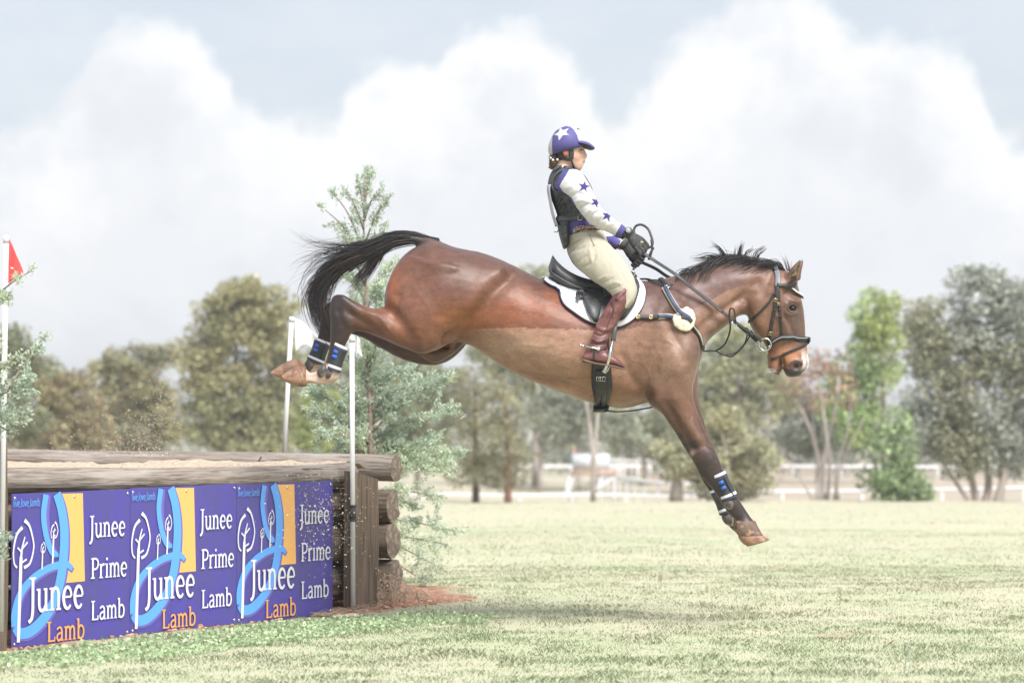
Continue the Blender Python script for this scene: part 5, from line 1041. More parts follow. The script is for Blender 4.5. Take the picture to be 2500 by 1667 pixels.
# ---- saddle
sad = empty('saddle', tuple(W(1440, 690, 0)))
mb = MB()
mb.loft([(1349, 621, 1338, 656, .05), (1353, 628, 1342, 668, .11), (1362, 640, 1350, 682, .145), (1385, 660, 1372, 700, .15), (1415, 675, 1404, 712, .14), (1450, 684, 1445, 716, .125), (1490, 684, 1490, 716, .11), (1525, 674, 1525, 704, .09), (1548, 668, 1548, 694, .06), (1556, 672, 1556, 690, .03)], 26, 4, 2.5)
mb.loft([(1352, 660, 1338, 676, .12), (1380, 684, 1366, 702, .14), (1420, 698, 1405, 716, .14), (1470, 700, 1460, 716, .12), (1530, 690, 1525, 706, .10)], 22, 3)
sv, sf, se = remesh(mb, .006, 4); su, svv = UV(sv)
obj('seat', sv, sf, M_['leather'], sad)
# cantle welt
mb = MB(); mb.tube([W(1341, 660, -.13), W(1356, 672, -.152), W(1390, 692, -.160), W(1430, 707, -.160), W(1475, 714, -.150)], [.004, .006, .006, .004], 6, 5); mb.build('welt', M_['leather'], sad)
sheet('flap', [(1403, 690), (1430, 700), (1470, 706), (1510, 700), (1548, 690)], [(1408, 700), (1416, 724), (1425, 750), (1438, 778), (1453, 795), (1480, 780), (1514, 788), (1538, 768), (1552, 745), (1562, 715), (1560, 698)], .030, M_['leather'], sad, 26, 12, .006)
sheet('sweat_flap', [(1420, 730), (1440, 745), (1452, 740)], [(1424, 752), (1434, 775), (1451, 792), (1462, 775), (1466, 750)], .036, M_['leather'], sad, 14, 8, .004, lambda s, t: .012*math.sin(s*math.pi)*math.sin(t*math.pi))
sheet('knee_roll', [(1540, 700), (1551, 704), (1560, 700)], [(1512, 786), (1532, 774), (1548, 752), (1560, 715)], .036, M_['leather'], sad, 12, 10, .006, lambda s, t: .016*math.sin(t*math.pi))
for a, b in ((1425, 703), (1430, 709), (1437, 704)):
    mb = MB(); mb.ball(on(a, b, .033)[0], .0045, 8, 6); mb.build('stud', M_['steel'], sad)
def sstrap(name, path, wd, off, m=M_['leather'], th=.004, mirror=False): return strap(name, path, wd, th, m, sad, off, mirror)
sstrap('billet_strap', [(1473, 702), (1455, 712), (1435, 722), (1420, 725), (1410, 735), (1407, 748)], .020, .040)
mb = MB(); ring(mb, on(1413, 737, .045)[0], (0, 1, .1), .018, .006); mb.build('strap_keeper', M_['leather'], sad)
sstrap('stirrup_leather', [(1475, 702), (1479, 720), (1484, 740)], .026, .042)
# stirrup leather, iron
YS = -.40
mb = MB(); P = [W(1502, 790, -.36), W(1500, 805, -.375), W(1497, 832, -.385)]; P = catmull(P, 5); ribbon(mb, P, np.tile((0, -1, .05), (len(P), 1)), .024, .005); mb.build('stirrup_leather', M_['leather'], sad)
mb = MB(); a = W(1496, 830, -.39); mb.tube([a, W(1490, 858, -.43), W(1486, 882, -.425), W(1476, 905, -.41)], [.006, .008, .009, .008], 8, 5); mb.tube([a, W(1494, 858, -.345), W(1490, 884, -.335), W(1480, 907, -.345)], [.006, .008, .009, .008], 8, 5); mb.tube([W(1475, 905, -.41), W(1479, 907, -.345)], .011, 8); mb.build('stirrup_iron', M_['steel'], sad)
mb = MB(); 
for P in ([W(1502, 790, .36), W(1497, 832, .385)],): ribbon(mb, catmull(P, 5), np.tile((0, 1, .05), (6, 1)), .024, .005)
mb.build('stirrup_leather', M_['leather'], sad)
mb = MB(); a = W(1496, 830, .39); mb.tube([a, W(1490, 858, .43), W(1480, 905, .41)], .008, 8, 4); mb.tube([a, W(1490, 858, .345), W(1480, 905, .345)], .008, 8, 4); mb.tube([W(1480, 905, .41), W(1480, 907, .345)], .011, 8); mb.build('stirrup_iron', M_['steel'], sad)
fix(sad); tag(sad, 'black leather jumping saddle with stirrups, on the white cloth', 'saddle')
# ---- girth
gir = empty('girth', tuple(W(1468, 950, 0)))
GM = mat('girth_leather', (.016, .016, .017), .35, .5)
strap('girth_band', [(1468, 812), (1467, 850), (1468, 900), (1470, 940), (1470, 970), (1469, 988)], [.07, .08, .095, .10, .075, .065], .012, GM, gir, .004)
strap('buckle_guard', [(1468, 900), (1468, 925), (1468, 946), (1468, 957)], [.055, .062, .062, .05], .008, GM, gir, .018)
strap('girth_strap', [(1464, 955), (1462, 972), (1460, 990)], .020, .006, M_['leather'], gir, .018); strap('girth_strap', [(1476, 955), (1475, 975), (1472, 995)], .020, .006, M_['leather'], gir, .018)
mb = MB(); under = [on(1470, 985, .008)[0], W(1466, 1000, -.10), W(1464, 1003, 0), W(1466, 1000, .10), on(1470, 985, .008)[0]*FLIP]; ribbon(mb, catmull(under, 5), np.tile((0, 0, -1.), (21, 1)), .075, .010); mb.build('girth_band', GM, gir)
buckle(gir, 1471, 917, 0, 6, .020, M_['steel'], off=.030); buckle(gir, 1461, 917, 0, 6, .018, M_['steel'], off=.030)
mb = MB(); ring(mb, W(1478, 1000, 0), (.1, 1, .2), .014, .003); mb.build('girth_ring', M_['steel'], gir)
fix(gir); tag(gir, 'wide black leather girth buckled under the belly', 'girth')
# ---- bridle with reins
bri = empty('bridle', tuple(W(1900, 700, 0))); SL = M_['strap']
strap('headpiece', [(1896, 662), (1899, 676), (1898, 700)], .026, .005, mat('grey_leather', (.16, .17, .19), .4), bri, .004)
mb = MB(); P = [on(1896, 662, .006)[0], W(1893, 652, -.03), W(1892, 650, 0), W(1893, 652, .03), on(1896, 662, .006)[0]*FLIP]; P = catmull(P, 4); ribbon(mb, P, np.tile((-.2, 0, 1.), (len(P), 1)), .026, .005); mb.build('headpiece', SL, bri)
strap('cheekpiece', [(1898, 700), (1895, 730), (1889, 765), (1883, 795), (1879, 815), (1876, 840)], .017, .005, SL, bri, .004)
strap('noseband_hanger', [(1900, 705), (1902, 740), (1905, 775), (1908, 820)], .013, .004, SL, bri, .004)
strap('throatlash', [(1892, 714), (1880, 735), (1862, 755), (1845, 772), (1828, 787)], .011, .004, SL, bri, .004)
bb_ = strap('browband', [(1898, 697), (1915, 698), (1930, 703), (1942, 713), (1955, 724)], .018, .005, SL, bri, .006)
mb = MB(); P = [on(1955, 724, .006)[0], W(1958, 725, -.02), W(1959, 726, 0), W(1958, 725, .02), on(1955, 724, .006)[0]*FLIP]; P = catmull(P, 4); ribbon(mb, P, np.tile((1., 0, .3), (len(P), 1)), .018, .005); mb.build('browband', SL, bri)
BLING = mat('white_beads', (.75, .75, .78), .2, .6)
for k in range(9):
    t = k/8; mb = MB(); mb.ball(on(1932+21*t, 704+18*t, .013)[0], .0048, 8, 6); mb.build('bead', BLING, bri)
strap('noseband', [(1883, 838), (1896, 828), (1910, 823), (1930, 823), (1950, 826), (1969, 829)], [.02, .024, .026, .026, .026], .006, SL, bri, .004)
strap('noseband_padding', [(1886, 835), (1897, 826), (1911, 821.5), (1930, 821.5), (1950, 824), (1968, 827)], .006, .004, mat('grey_piping', (.22, .23, .25), .5), bri, .011)
mb = MB(); P = [on(1969, 829, .005)[0], W(1975, 829, -.02), W(1976, 829, 0), W(1975, 829, .02), on(1969, 829, .005)[0]*FLIP]; P = catmull(P, 4); ribbon(mb, P, np.tile((1., 0, 0), (len(P), 1)), .026, .006); mb.build('noseband', SL, bri)
strap('flash_strap', [(1971, 838), (1955, 846), (1930, 858), (1905, 869), (1884, 877)], .013, .004, SL, bri, .004)
strap('flash_loop', [(1970, 830), (1970.5, 840)], .012, .006, SL, bri, .008)
buckle(bri, 1894, 733, -1, 8, .014, M_['brass'], off=.010); buckle(bri, 1881, 812, -2, 8, .014, M_['brass'], off=.010); buckle(bri, 1901, 742, .5, 8, .010, M_['brass'], off=.010)
for a, b in ((1891, 757), (1886, 782), (1903, 757), (1904, 772)): strap('keeper', [(a-3.5, b-.5), (a+3.5, b+.5)], .007, .008, SL, bri, .004, sub=3)
bc = on(1870, 838, .012)[0]; bc[1] = -.075
for s in (1, -1):
    mb = MB(); ring(mb, bc*np.array((1, s, 1)), (.12, 1, .05), .030, .0035, 24); mb.build('bit_ring', M_['steel'], bri)
mb = MB(); mb.tube([bc+(.02, .005, -.01), W(1880, 846, 0), bc*FLIP+(.02, -.005, -.01)], .007, 8, 4); mb.build('bit_bar', M_['steel'], bri)
# reins: from the bit to the hands, and the loop standing up above them
HN = W(1562, 612, -.075); HFar = W(1556, 636, .03)
def rein(name, pts, wd=.016, th=.004, nrm=(.35, -1, .5), sub=8, m=SL):
    P = catmull(pts, sub); mb = MB(); N = np.tile(nrm, (len(P), 1)); ribbon(mb, P, N, wd, th); return mb.build(name, m, bri)
WEB = mat('ribbed_rein', (.055, .055, .06), .6, noise=((300, 300, 300), 2, (.03, .03, .032), .45, .55))
rein('rein', [HN+(.005, -.01, -.005), W(1600, 638, -.10), W(1650, 671, -.175), W(1690, 704, -.17), W(1734, 738, -.15), W(1765, 763, -.14)], .018, m=WEB)
rein('rein', [W(1765, 763, -.14), W(1795, 787, -.13), W(1820, 804, -.115), W(1845, 821, -.095), bc+(-.02, -.005, .015)], .016)
rein('rein', [W(1845, 819, -.1), W(1832, 812, -.105), W(1824, 815, -.11), W(1836, 822, -.105)], .014)
for a, b in ((1822, 805), (1834, 813)): mb = MB(); ring(mb, W(a, b, -.11), (.5, -.8, .3), .010, .004, 12); mb.build('keeper', SL, bri)
rein('rein', [HFar, W(1600, 656, .09), W(1632, 677, .15), W(1690, 704, .18), W(1750, 750, .15), W(1795, 787, .12), bc*FLIP+(-.02, .005, .015)], .018, nrm=(.35, 1, .5), m=WEB)
rein('rein_end', [W(1578, 606, -.085), W(1590, 602, -.08), W(1593, 590, -.07), W(1588, 572, -.06), W(1581, 558, -.05), W(1567, 549, -.05), W(1554, 551, -.05), W(1548, 560, -.055), W(1549, 574, -.065), W(1556, 582, -.08)], .012, .004, nrm=(.2, -1, 0), sub=6)
rein('rein_end', [W(1590, 585, -.08), W(1592, 606, -.085), W(1588, 624, -.09), W(1584, 634, -.09), W(1587, 620, -.085), W(1596, 604, -.085)], .011, .004, nrm=(.2, -1, 0), sub=6)
rein('rein_end', [W(1556, 634, .0), W(1549, 640, -.03), W(1547, 655, -.05), W(1544, 668, -.06)], .010, .004, nrm=(.2, -1, 0), sub=6)
fix(bri); tag(bri, 'black leather bridle with bit rings and long ribbed reins', 'bridle')
# ---- breastplate and martingale
brp = empty('breastplate', tuple(W(1640, 760, 0))); BW = mat('blue_webbing', (.035, .05, .11), .6); CREAM = mat('cream_edge', (.62, .56, .40), .7)
def bstrap(path, wd, off=.006, m=SL, name='strap', mirror=True): return strap(name, path, wd, .005, m, brp, off, mirror)
bstrap([(1532, 777), (1560, 775), (1590, 776), (1620, 774), (1650, 778), (1672, 780)], .020, .010); bstrap([(1606, 775), (1630, 773), (1650, 776), (1664, 779)], .026, .008, CREAM, 'strap_lining'); bstrap([(1606, 775), (1630, 773), (1650, 776), (1664, 779)], .017, .015, BW, 'webbing')
bstrap([(1622, 706), (1636, 730), (1650, 752), (1668, 776)], .028, .008, CREAM, 'strap_lining'); bstrap([(1624, 708), (1636, 730), (1650, 752), (1668, 776)], .019, .015, BW, 'webbing')
bstrap([(1674, 782), (1690, 797), (1703, 818), (1711, 838), (1714, 852)], .020, .008); bstrap([(1678, 786), (1692, 800), (1703, 820), (1710, 840)], .007, .014, mat('pale_stitching', (.4, .38, .32), .7), 'stitching')
bstrap([(1543, 670), (1565, 678), (1585, 687), (1605, 697), (1625, 702), (1642, 700)], .012, .010); bstrap([(1614, 684), (1620, 692), (1628, 704)], .022, .010)
bstrap([(1552, 681), (1580, 686), (1610, 688)], .009, .006)
mb = MB(); c, nr = on(1629, 706, .014); ring(mb, c, nr, .014, .003); mb.build('ring', M_['steel'], brp)
buckle(brp, 1557, 776, 8, 0, .013, M_['brass'], off=.017); buckle(brp, 1588, 776, 8, 0, .013, M_['brass'], off=.017)
mb = MB(); ring(mb, W(1544, 668, -.06), (0, 1, .1), .012, .004); mb.build('ring', M_['steel'], brp)
# fleece pad
def fleece():
    mb = MB(); c, nr = on(1667, 780, .012); mb.ball((0, 0, 0), (.054, .018, .058), 40, 28); V = np.vstack(mb.V); N = V/np.linalg.norm(V, axis=1)[:, None]; V = V*(1+.10*fbm(V, 60, 3)+.20*fbm(V, 16, 4))[:, None]
    zc = Vector(nr).to_track_quat('-Y', 'Z').to_matrix(); V = V@np.array(zc.transposed())+c
    for s in (1, -1): obj('fleece_pad', V*np.array((1, s, 1)), mb.F, mat('fleece', (.70, .63, .46), .95, .1, bump=(300, .8, .004)), brp)
fleece()
bstrap([(1660, 778), (1672, 781), (1680, 790)], .022, .032, SL, 'strap_tab'); bstrap([(1650, 760), (1664, 772), (1676, 782)], .018, .034, BW, 'webbing')
def cord(name, pts, r=.005, m=SL): mb = MB(); mb.tube(pts, r, 6, 6); return mb.build(name, m, brp)
cord('martingale_strap', [W(1712, 858, -.05), W(1735, 856, -.06), W(1748, 856, -.06), W(1768, 842, -.09), W(1778, 822, -.11), W(1783, 800, -.13), W(1781, 770, -.14), W(1783, 754, -.14), W(1792, 757, -.14), W(1796, 785, -.135)], .0045)
cord('martingale_strap', [W(1745, 856, -.05), W(1772, 868, -.05), W(1790, 868, -.06), W(1812, 848, -.08), W(1822, 828, -.09), W(1825, 808, -.1)], .004); cord('martingale_strap', [W(1772, 866, -.02), W(1796, 860, 0), W(1816, 842, .03), W(1828, 825, .06), W(1834, 812, .09)], .004)
for a, b, y in ((1793, 790, -.137), (1838, 812, .10)): mb = MB(); ring(mb, W(a, b, y), (.6, -.7, .3), .015, .003); mb.build('rein_ring', M_['steel'], brp)
mb = MB(); P = catmull([W(1482, 1001, 0), W(1505, 1003, 0), W(1540, 1001, -.01), W(1582, 994, 0), W(1620, 985, 0)], 5); ribbon(mb, P, np.tile((0, 0, -1.), (len(P), 1)), .028, .007); mb.build('chest_strap', SL, brp)
fix(brp); tag(brp, 'navy and cream breastplate with fleece pad across the horse shoulder', 'breastplate')
# ---- leg boots
BOOT = mat('boot_neoprene', (.030, .032, .038), .6, .4, noise=(9, 5, (.10, .085, .07), .45, .72), bump=(120, .3, .002)); WB = mat('white_tape', (.66, .66, .72), .5); BLUE = mat('blue_vent', (.03, .13, .62), .4); CUP = mat('fetlock_cup', (.06, .055, .052), .5, .4, noise=(22, 4, (.22, .17, .135), .42, .66)); BND = mat('dark_indigo', (.04, .04, .075), .6)
def legboot(top, bot, y, half, label, vents, cup, cupr, edge=None, face=-1):
    """top, bot: (left u,v, right u,v) of the sleeve; half = half width across the leg"""
    r0 = W((top[0]+top[2])/2, (top[1]+top[3])/2, y); t = empty('brushing_boot', tuple(r0))
    def row(q): return tuple(np.array(top)*(1-q)+np.array(bot)*q)
    def sleeve(q0, q1, g, n=4):
        mb = MB(); rows = []
        for i in range(n):
            q = q0+(q1-q0)*i/(n-1); a = row(q); cx, cy = (a[0]+a[2])/2, (a[1]+a[3])/2; k = g*(1+.03*math.sin(q*9))
            rows.append((cx+(a[0]-cx)*k, cy+(a[1]-cy)*k, cx+(a[2]-cx)*k, cy+(a[3]-cy)*k, half*k, y))
        mb.loft(rows, 26, 3, 2.2); return mb
    sleeve(0, 1, 1.0, 6).build('shell', BOOT, t)
    for q0, q1 in ((.0, .10), (.80, .90)): sleeve(q0, q1, 1.035, 3).build('white_band', WB, t)
    for q0, q1 in ((.10, .20), (.90, 1.0)): sleeve(q0, q1, 1.03, 3).build('strap', BND, t)
    for q in vents[1]:
        a = row(q); f = vents[0]; u0 = a[0]+(a[2]-a[0])*f; v0 = a[1]+(a[3]-a[1])*f; du, dv = np.array((a[2]-a[0], a[3]-a[1]))/np.hypot(a[2]-a[0], a[3]-a[1])
        cxy = 2*f-1; yy = y+face*half*math.sqrt(max(.05, 1-abs(cxy)**2.2))*1.04; mb = MB()
        for e in (-4, 4): mb.ball(W(u0+du*e*.6, v0+dv*e*.6, yy), (.0085, .004, .0085), 12, 6)
        ribbon(mb, [W(u0-du*3, v0-dv*3, yy-.002), W(u0+du*3, v0+dv*3, yy-.002)], [(0, -1., 0)]*2, .015, .004); mb.build('vent', BLUE, t)
    for (cu, cv) in cup:
        c = W(cu, cv, y+face*half*.22); ax = np.array((bot[0]+bot[2]-top[0]-top[2], bot[1]+bot[3]-top[1]-top[3])); mb = MB(); mb.ball((0, 0, 0), (cupr*1.05, half*.72, cupr*1.45), 18, 12)
        V = np.vstack(mb.V); an = math.atan2(ax[0], ax[1]); V = V@np.array(Matrix.Rotation(-an, 3, 'Y').transposed())+c; obj('fetlock_cup', V, mb.F, CUP, t)
    if edge:
        mb = MB(); mb.tube([W(a, b, y+face*half) for a, b in edge], .003, 6, 3); mb.build('seam', M_['strap'], t)
    fix(t); return tag(t, label, 'horse boot', 'brushing boots on the horse legs')
legboot((817, 835, 850, 850), (797, 900, 830, 911), -.15, .047, 'muddy black boot on the near hind leg, right of the pair', (.28, (.30, .48)), [(803, 911), (788, 907)], .027)
legboot((771, 823, 808, 838), (750, 876, 788, 893), .15, .047, 'black boot on the far hind leg, left of the pair under the tail', (.27, (.30, .50)), [(758, 891)], .028, [(797, 838), (783, 872)])
legboot((1736, 1163, 1769, 1148), (1763, 1225, 1801, 1210), -.135, .050, 'black boot with blue vents on the near foreleg', (.45, (.34, .55)), [(1780, 1228)], .027, [(1765, 1160), (1778, 1185), (1792, 1210)])
legboot((1733, 1198, 1768, 1182), (1758, 1258, 1796, 1242), .125, .048, 'black boot on the far foreleg, half hidden behind the near one', (.5, ()), [(1777, 1263)], .029)
# ================================================================== the rider
person = empty('person', tuple(W(1440, 655, 0)))
ZB = lambda *p: [(1250+a*.2296, 280+b*.2296) for a, b in p]
def Ls(c, k=2.2): return np.array(lin(*c))/k
def paint(V, F, base): 
    u, v = UV(V); um, vm = UV(V*FLIP); uu = np.where(V[:, 1] > 0, um, u); vv = np.where(V[:, 1] > 0, vm, v); return uu, vv, np.tile(np.asarray(base), (len(V), 1))
def star(cu, cv, r, rot): return [(cu+(r if k % 2 == 0 else r*.40)*math.sin(math.radians(rot+36*k)), cv-(r if k % 2 == 0 else r*.40)*math.cos(math.radians(rot+36*k))) for k in range(10)]
PURP = Ls((116, 110, 182), 2.0); WHT = Ls((252, 250, 252), 1.75); SKIN = Ls((242, 198, 176), 1.4)
CLOTH = mat('shirt_cloth', None, .8, .2, tint='attr', bump=[((26, 26, 9), .35, .012)]); nt = CLOTH.node_tree; nt.links.new([q for q in nt.nodes if q.type == 'ATTRIBUTE'][0].outputs['Color'], nt.nodes['Principled BSDF'].inputs['Base Color'])
SKINM = mat('skin', None, .55, .35, tint='attr'); nt = SKINM.node_tree; nt.links.new([q for q in nt.nodes if q.type == 'ATTRIBUTE'][0].outputs['Color'], nt.nodes['Principled BSDF'].inputs['Base Color']); nt.nodes['Principled BSDF'].inputs['Subsurface Weight'].default_value = .08; nt.nodes['Principled BSDF'].inputs['Subsurface Radius'].default_value = (.01, .004, .002)
HATM = mat('helmet_silk', None, .6, .3, tint='attr', bump=((30, 30, 30), .12, .006)); nt = HATM.node_tree; nt.links.new([q for q in nt.nodes if q.type == 'ATTRIBUTE'][0].outputs['Color'], nt.nodes['Principled BSDF'].inputs['Base Color'])
# ---- body: one continuous figure, mostly under the clothes
mb = MB()
mb.loft([(1364, 322, 1412, 322, .045), (1348, 344, 1423, 347, .070), (1347, 360, 1425.5, 361, .072), (1351, 374, 1427, 373, .069), (1358, 386, 1426.5, 383, .065), (1370, 397, 1425.5, 393, .058), (1384, 406, 1424, 403, .049), (1394, 413, 1420, 413, .036), (1402, 417, 1414, 418, .02)], 24, 4)
mb.loft([(1421, 364, 1428, 366, .007), (1422, 372, 1431, 373, .009), (1423, 379, 1434.5, 381, .011), (1423, 385, 1433, 385.5, .013), (1423, 388, 1426, 388, .008)], 12, 3)
mb.loft([(1420, 391, 1428.5, 391, .018), (1420, 394, 1429.2, 394, .02), (1420, 398, 1428.5, 398, .018)], 12, 3)
mb.loft([(1360, 384, 1398, 394, .048), (1357, 402, 1400, 410, .052), (1350, 420, 1405, 428, .07), (1348, 440, 1425, 440, .13), (1348, 470, 1440, 470, .135), (1362, 520, 1448, 515, .125), (1376, 565, 1460, 555, .125), (1392, 610, 1470, 605, .15), (1410, 645, 1475, 645, .14)], 24, 3)
for s in (-1, 1):
    a = [(1375, 425, 1368, 450, .035, -.13), (1415, 440, 1388, 465, .042, -.19), (1450, 495, 1425, 510, .036, -.21), (1470, 520, 1450, 540, .032, -.20), (1505, 548, 1492, 564, .028, -.14), (1524, 562, 1514, 578, .026, -.118), (1534, 569, 1526, 585, .026, -.10)]
    if s > 0: a = [(1375, 425, 1368, 450, .035, .13), (1405, 450, 1385, 475, .042, .18), (1425, 510, 1405, 525, .036, .20), (1450, 545, 1432, 560, .032, .18), (1490, 575, 1478, 592, .028, .10), (1512, 590, 1503, 606, .026, .07), (1524, 597, 1516, 612, .026, .05)]
    mb.loft(a, 16, 3)
    mb.loft([(1470, 600, 1420, 650, .06, .10*s), (1525, 655, 1475, 695, .055, .26*s), (1545, 700, 1505, 730, .045, .325*s), (1520, 750, 1490, 750, .04, .35*s), (1485, 810, 1455, 808, .032, .375*s), (1475, 850, 1440, 850, .03, .383*s), (1480, 872, 1430, 872, .03, .385*s), (1505, 885, 1490, 890, .03, .385*s)], 16, 3)
V, F, E = remesh(mb, .005, 2)
V = sculpt(V, F, [([(1417, 368)], 5, -.007), ([(1412, 363), (1424, 362)], 3, .003), ([(1420, 385), (1414, 394)], 3, -.003), ([(1405, 384), (1412, 390)], 7, .004), ([(1423, 389), (1427, 389)], 2, -.003), ([(1424, 400), (1427, 400)], 2.5, -.004), ([(1398, 404), (1408, 412)], 7, .003)])
uu, vv, C = paint(V, F, SKIN); nz = fbm(V, 40, 3)
def mx_(C, wt, c): wt = np.clip(wt, 0, 1)[:, None]; return C*(1-wt)+np.asarray(c)[None]*wt
C = mx_(C, .45*np.exp(-((uu-1410)/9)**2-((vv-386)/8)**2), Ls((222, 140, 120), 1.9)); C = mx_(C, .8*np.exp(-((uu-1427)/4)**2-((vv-394.5)/2.6)**2), Ls((196, 104, 100), 2)); C = mx_(C, .5*np.exp(-((uu-1418)/5)**2-((vv-368)/3.5)**2), Ls((168, 110, 96), 2)); C = mx_(C, .7*np.exp(-((uu-1419)/6)**2-((vv-362.5)/1.4)**2), Ls((140, 96, 66), 2))
C = mx_(C, ((uu < 1380)*(vv < 392)*(vv > 300)*np.clip((1378-uu)/6, 0, 1)), Ls((120, 80, 56), 2)); C *= np.exp(.05*nz)[:, None]
body = obj('body', V, F, SKINM, person, True, C)
BB = BVHTree.FromPolygons([tuple(p) for p in V], [tuple(int(i) for i in f) for f in F])
for s in (-1, 1):
    c = on(1419, 368, -.004, BB)[0]; c = c if s < 0 else c*FLIP
    mb = MB(); mb.ball(c, (.0095, .0075, .0072), 12, 8); e_ = mb.build('eye', mat('eye_white', (.6, .58, .56), .3), person); mb = MB(); mb.ball(c+(.004, -.0055*(1 if s < 0 else -1), 0), (.0042, .003, .0042), 10, 6); mb.build('iris', mat('iris', (.05, .045, .04), .2), e_)
    P = [on(a, b, .0015, BB)[0] for a, b in ((1414, 367), (1417, 365.2), (1421, 365.4), (1423.5, 367))]; P = [p if s < 0 else p*FLIP for p in P]; mb = MB(); mb.tube(P, [.001, .0022, .0012], 5, 3); mb.build('eyelash', mat('lash', (.05, .035, .03), .7), person)
    y = -.066 if s < 0 else .066
    mb = MB(); mb.loft([(1376, 366, 1387, 364, .006, y), (1373, 371, 1389, 370, .010, y*1.06), (1375, 377, 1388, 377, .010, y*1.08), (1378, 383, 1386, 382, .007, y*1.02)], 14, 3); ear = mb.build('ear', mat('ear_skin', tuple(Ls((232, 160, 136), 1.9)), .6), person)
    mb = MB(); mb.tube([W(1377, 369, y*1.2), W(1381, 366.5, y*1.22), W(1386, 368, y*1.2), W(1386, 374, y*1.2), W(1382, 380, y*1.18)], [.0015, .0022, .0018], 6, 3); mb.build('ear_rim', mat('ear_rim_skin', tuple(Ls((222, 140, 120), 1.9)), .6), ear)
# ---- hair
strands('hair_bun', [([W(1362, 388, 0)+np.array((0, .03*math.cos(a), .02*math.sin(a))), W(1352, 394, 0)+np.array((0, .045*math.cos(a), .03*math.sin(a))), W(1343, 398, 0)+np.array((0, .03*math.cos(a), .026*math.sin(a))), W(1347, 404, 0)+np.array((0, .012*math.cos(a), .02*math.sin(a)))], 1, [.003, .004, .004, .003]) for a in np.linspace(0, 6.28, 14)], 420, .0016, person, 3, [.002]*4, 5, col=((.20, .125, .075), (.30, .20, .12)), var=.2)
mb = MB(); mb.tube([W(1356, 384, -.05), W(1353, 392, -.02), W(1352, 394, .02), W(1356, 384, .05)], [.006, .010, .006], 8, 4); mb.build('hair_tie', mat('navy_tie', (.03, .04, .09), .6), person)
for a, b, y in ((1361, 390, -.056), (1350, 391, -.052), (1345, 386, -.04)): mb = MB(); mb.ball(W(a, b, y), .0065, 10, 8); mb.build('pearl', mat('pearl', (.75, .74, .72), .2, .6), person)
# ---- helmet
mb = MB()
mb.loft([(1374, 309.5, 1403, 308.5, .035), (1354, 322, 1418, 319, .078), (1343, 343, 1425, 335, .100), (1338, 361, 1430, 346, .106), (1339, 374, 1433, 354, .100), (1343, 381, 1431, 359, .088)], 30, 5)
V, F, E = remesh(mb, .0040, 4)
uu, vv, C = paint(V, F, WHT*.86)
side = ZB((424, 300), (430, 235), (455, 180), (500, 142), (560, 122), (620, 128), (662, 165), (695, 225), (712, 290), (720, 380), (640, 420), (430, 440))
C[inside(uu, vv, side) & (np.abs(V[:, 1]) > .03)] = PURP; C[inside(uu, vv, ZB((515, 142), (540, 167), (607, 145), (572, 185), (602, 218), (545, 215), (500, 274), (490, 222), (438, 216), (493, 188))) & (np.abs(V[:, 1]) > .03)] = WHT
C[(vv > 352) & (uu > 1412)] = PURP; seam = (seg_dist(uu, vv, ZB((695, 150), (745, 165), (775, 205))) < 1.5) & (np.abs(V[:, 1]) > .015); C[seam] = (.03, .03, .03)
helm = obj('helmet', V, F, HATM, person, True, C)
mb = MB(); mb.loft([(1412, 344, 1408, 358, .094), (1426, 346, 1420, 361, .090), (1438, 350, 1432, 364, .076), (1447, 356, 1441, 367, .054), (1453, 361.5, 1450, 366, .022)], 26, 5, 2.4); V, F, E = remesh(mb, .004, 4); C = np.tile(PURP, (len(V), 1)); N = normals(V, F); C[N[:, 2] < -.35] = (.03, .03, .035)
obj('peak', V, F, HATM, helm, True, C)
HP = mat('harness', (.035, .036, .04), .7, bump=(200, .4, .002))
def hstrap(path, wd, off=.004, th=.005):
    uv = catmull(path, 5); PN = [on(a, b, off, BB) for a, b in uv]; P = np.array([p for p, _ in PN]); N = np.array([q for _, q in PN])
    for s in (1, -1): mb = MB(); ribbon(mb, P*np.array((1, s, 1)), N*np.array((1, s, 1)), wd, th); mb.build('chin_strap', HP, helm)
hstrap([(1392, 352), (1394, 365), (1395, 378), (1394, 388)], .024); hstrap([(1368, 372), (1374, 382), (1384, 388), (1394, 388)], .018); hstrap([(1393, 386), (1398, 398), (1402, 408), (1408, 416)], .009); hstrap([(1356, 378), (1364, 383), (1372, 382)], .016)
# ---- shirt
mb = MB()
mb.loft([(1358, 402, 1398, 410, .056), (1350, 416, 1405, 420, .085), (1346, 432, 1424, 430, .125), (1344, 455, 1440, 452, .14), (1354, 497, 1450, 497, .143), (1364, 528, 1453, 524, .138), (1372, 560, 1462, 548, .140), (1380, 580, 1466, 568, .145)], 26, 4)
mb.loft([(1374, 415, 1352, 458, .05, -.11), (1402, 413, 1360, 464, .062, -.15), (1418, 420, 1374, 470, .063, -.18), (1434, 442, 1386, 480, .059, -.203), (1447, 466, 1397, 494, .055, -.215), (1457, 488, 1413, 514, .053, -.22), (1469, 509, 1431, 538, .051, -.213), (1489, 526, 1454, 554, .047, -.188), (1506, 540, 1480, 566, .043, -.158), (1517, 547, 1501, 575, .040, -.135)], 24, 4)
mb.loft([(1516, 546, 1499, 577, .043, -.136), (1523, 551, 1507, 581, .042, -.126), (1529, 557, 1514, 584, .038, -.119)], 20, 4)
mb.loft([(1374, 415, 1352, 458, .05, .11), (1402, 418, 1362, 464, .062, .15), (1415, 445, 1375, 480, .058, .195), (1425, 490, 1385, 510, .053, .21), (1440, 525, 1405, 550, .05, .205), (1465, 552, 1435, 578, .046, .16), (1482, 565, 1464, 592, .043, .11), (1500, 577, 1489, 602, .040, .08)], 24, 4)
mb.loft([(1500, 575, 1488, 604, .043, .08), (1508, 582, 1497, 608, .042, .07), (1516, 588, 1505, 610, .038, .06)], 20, 4)
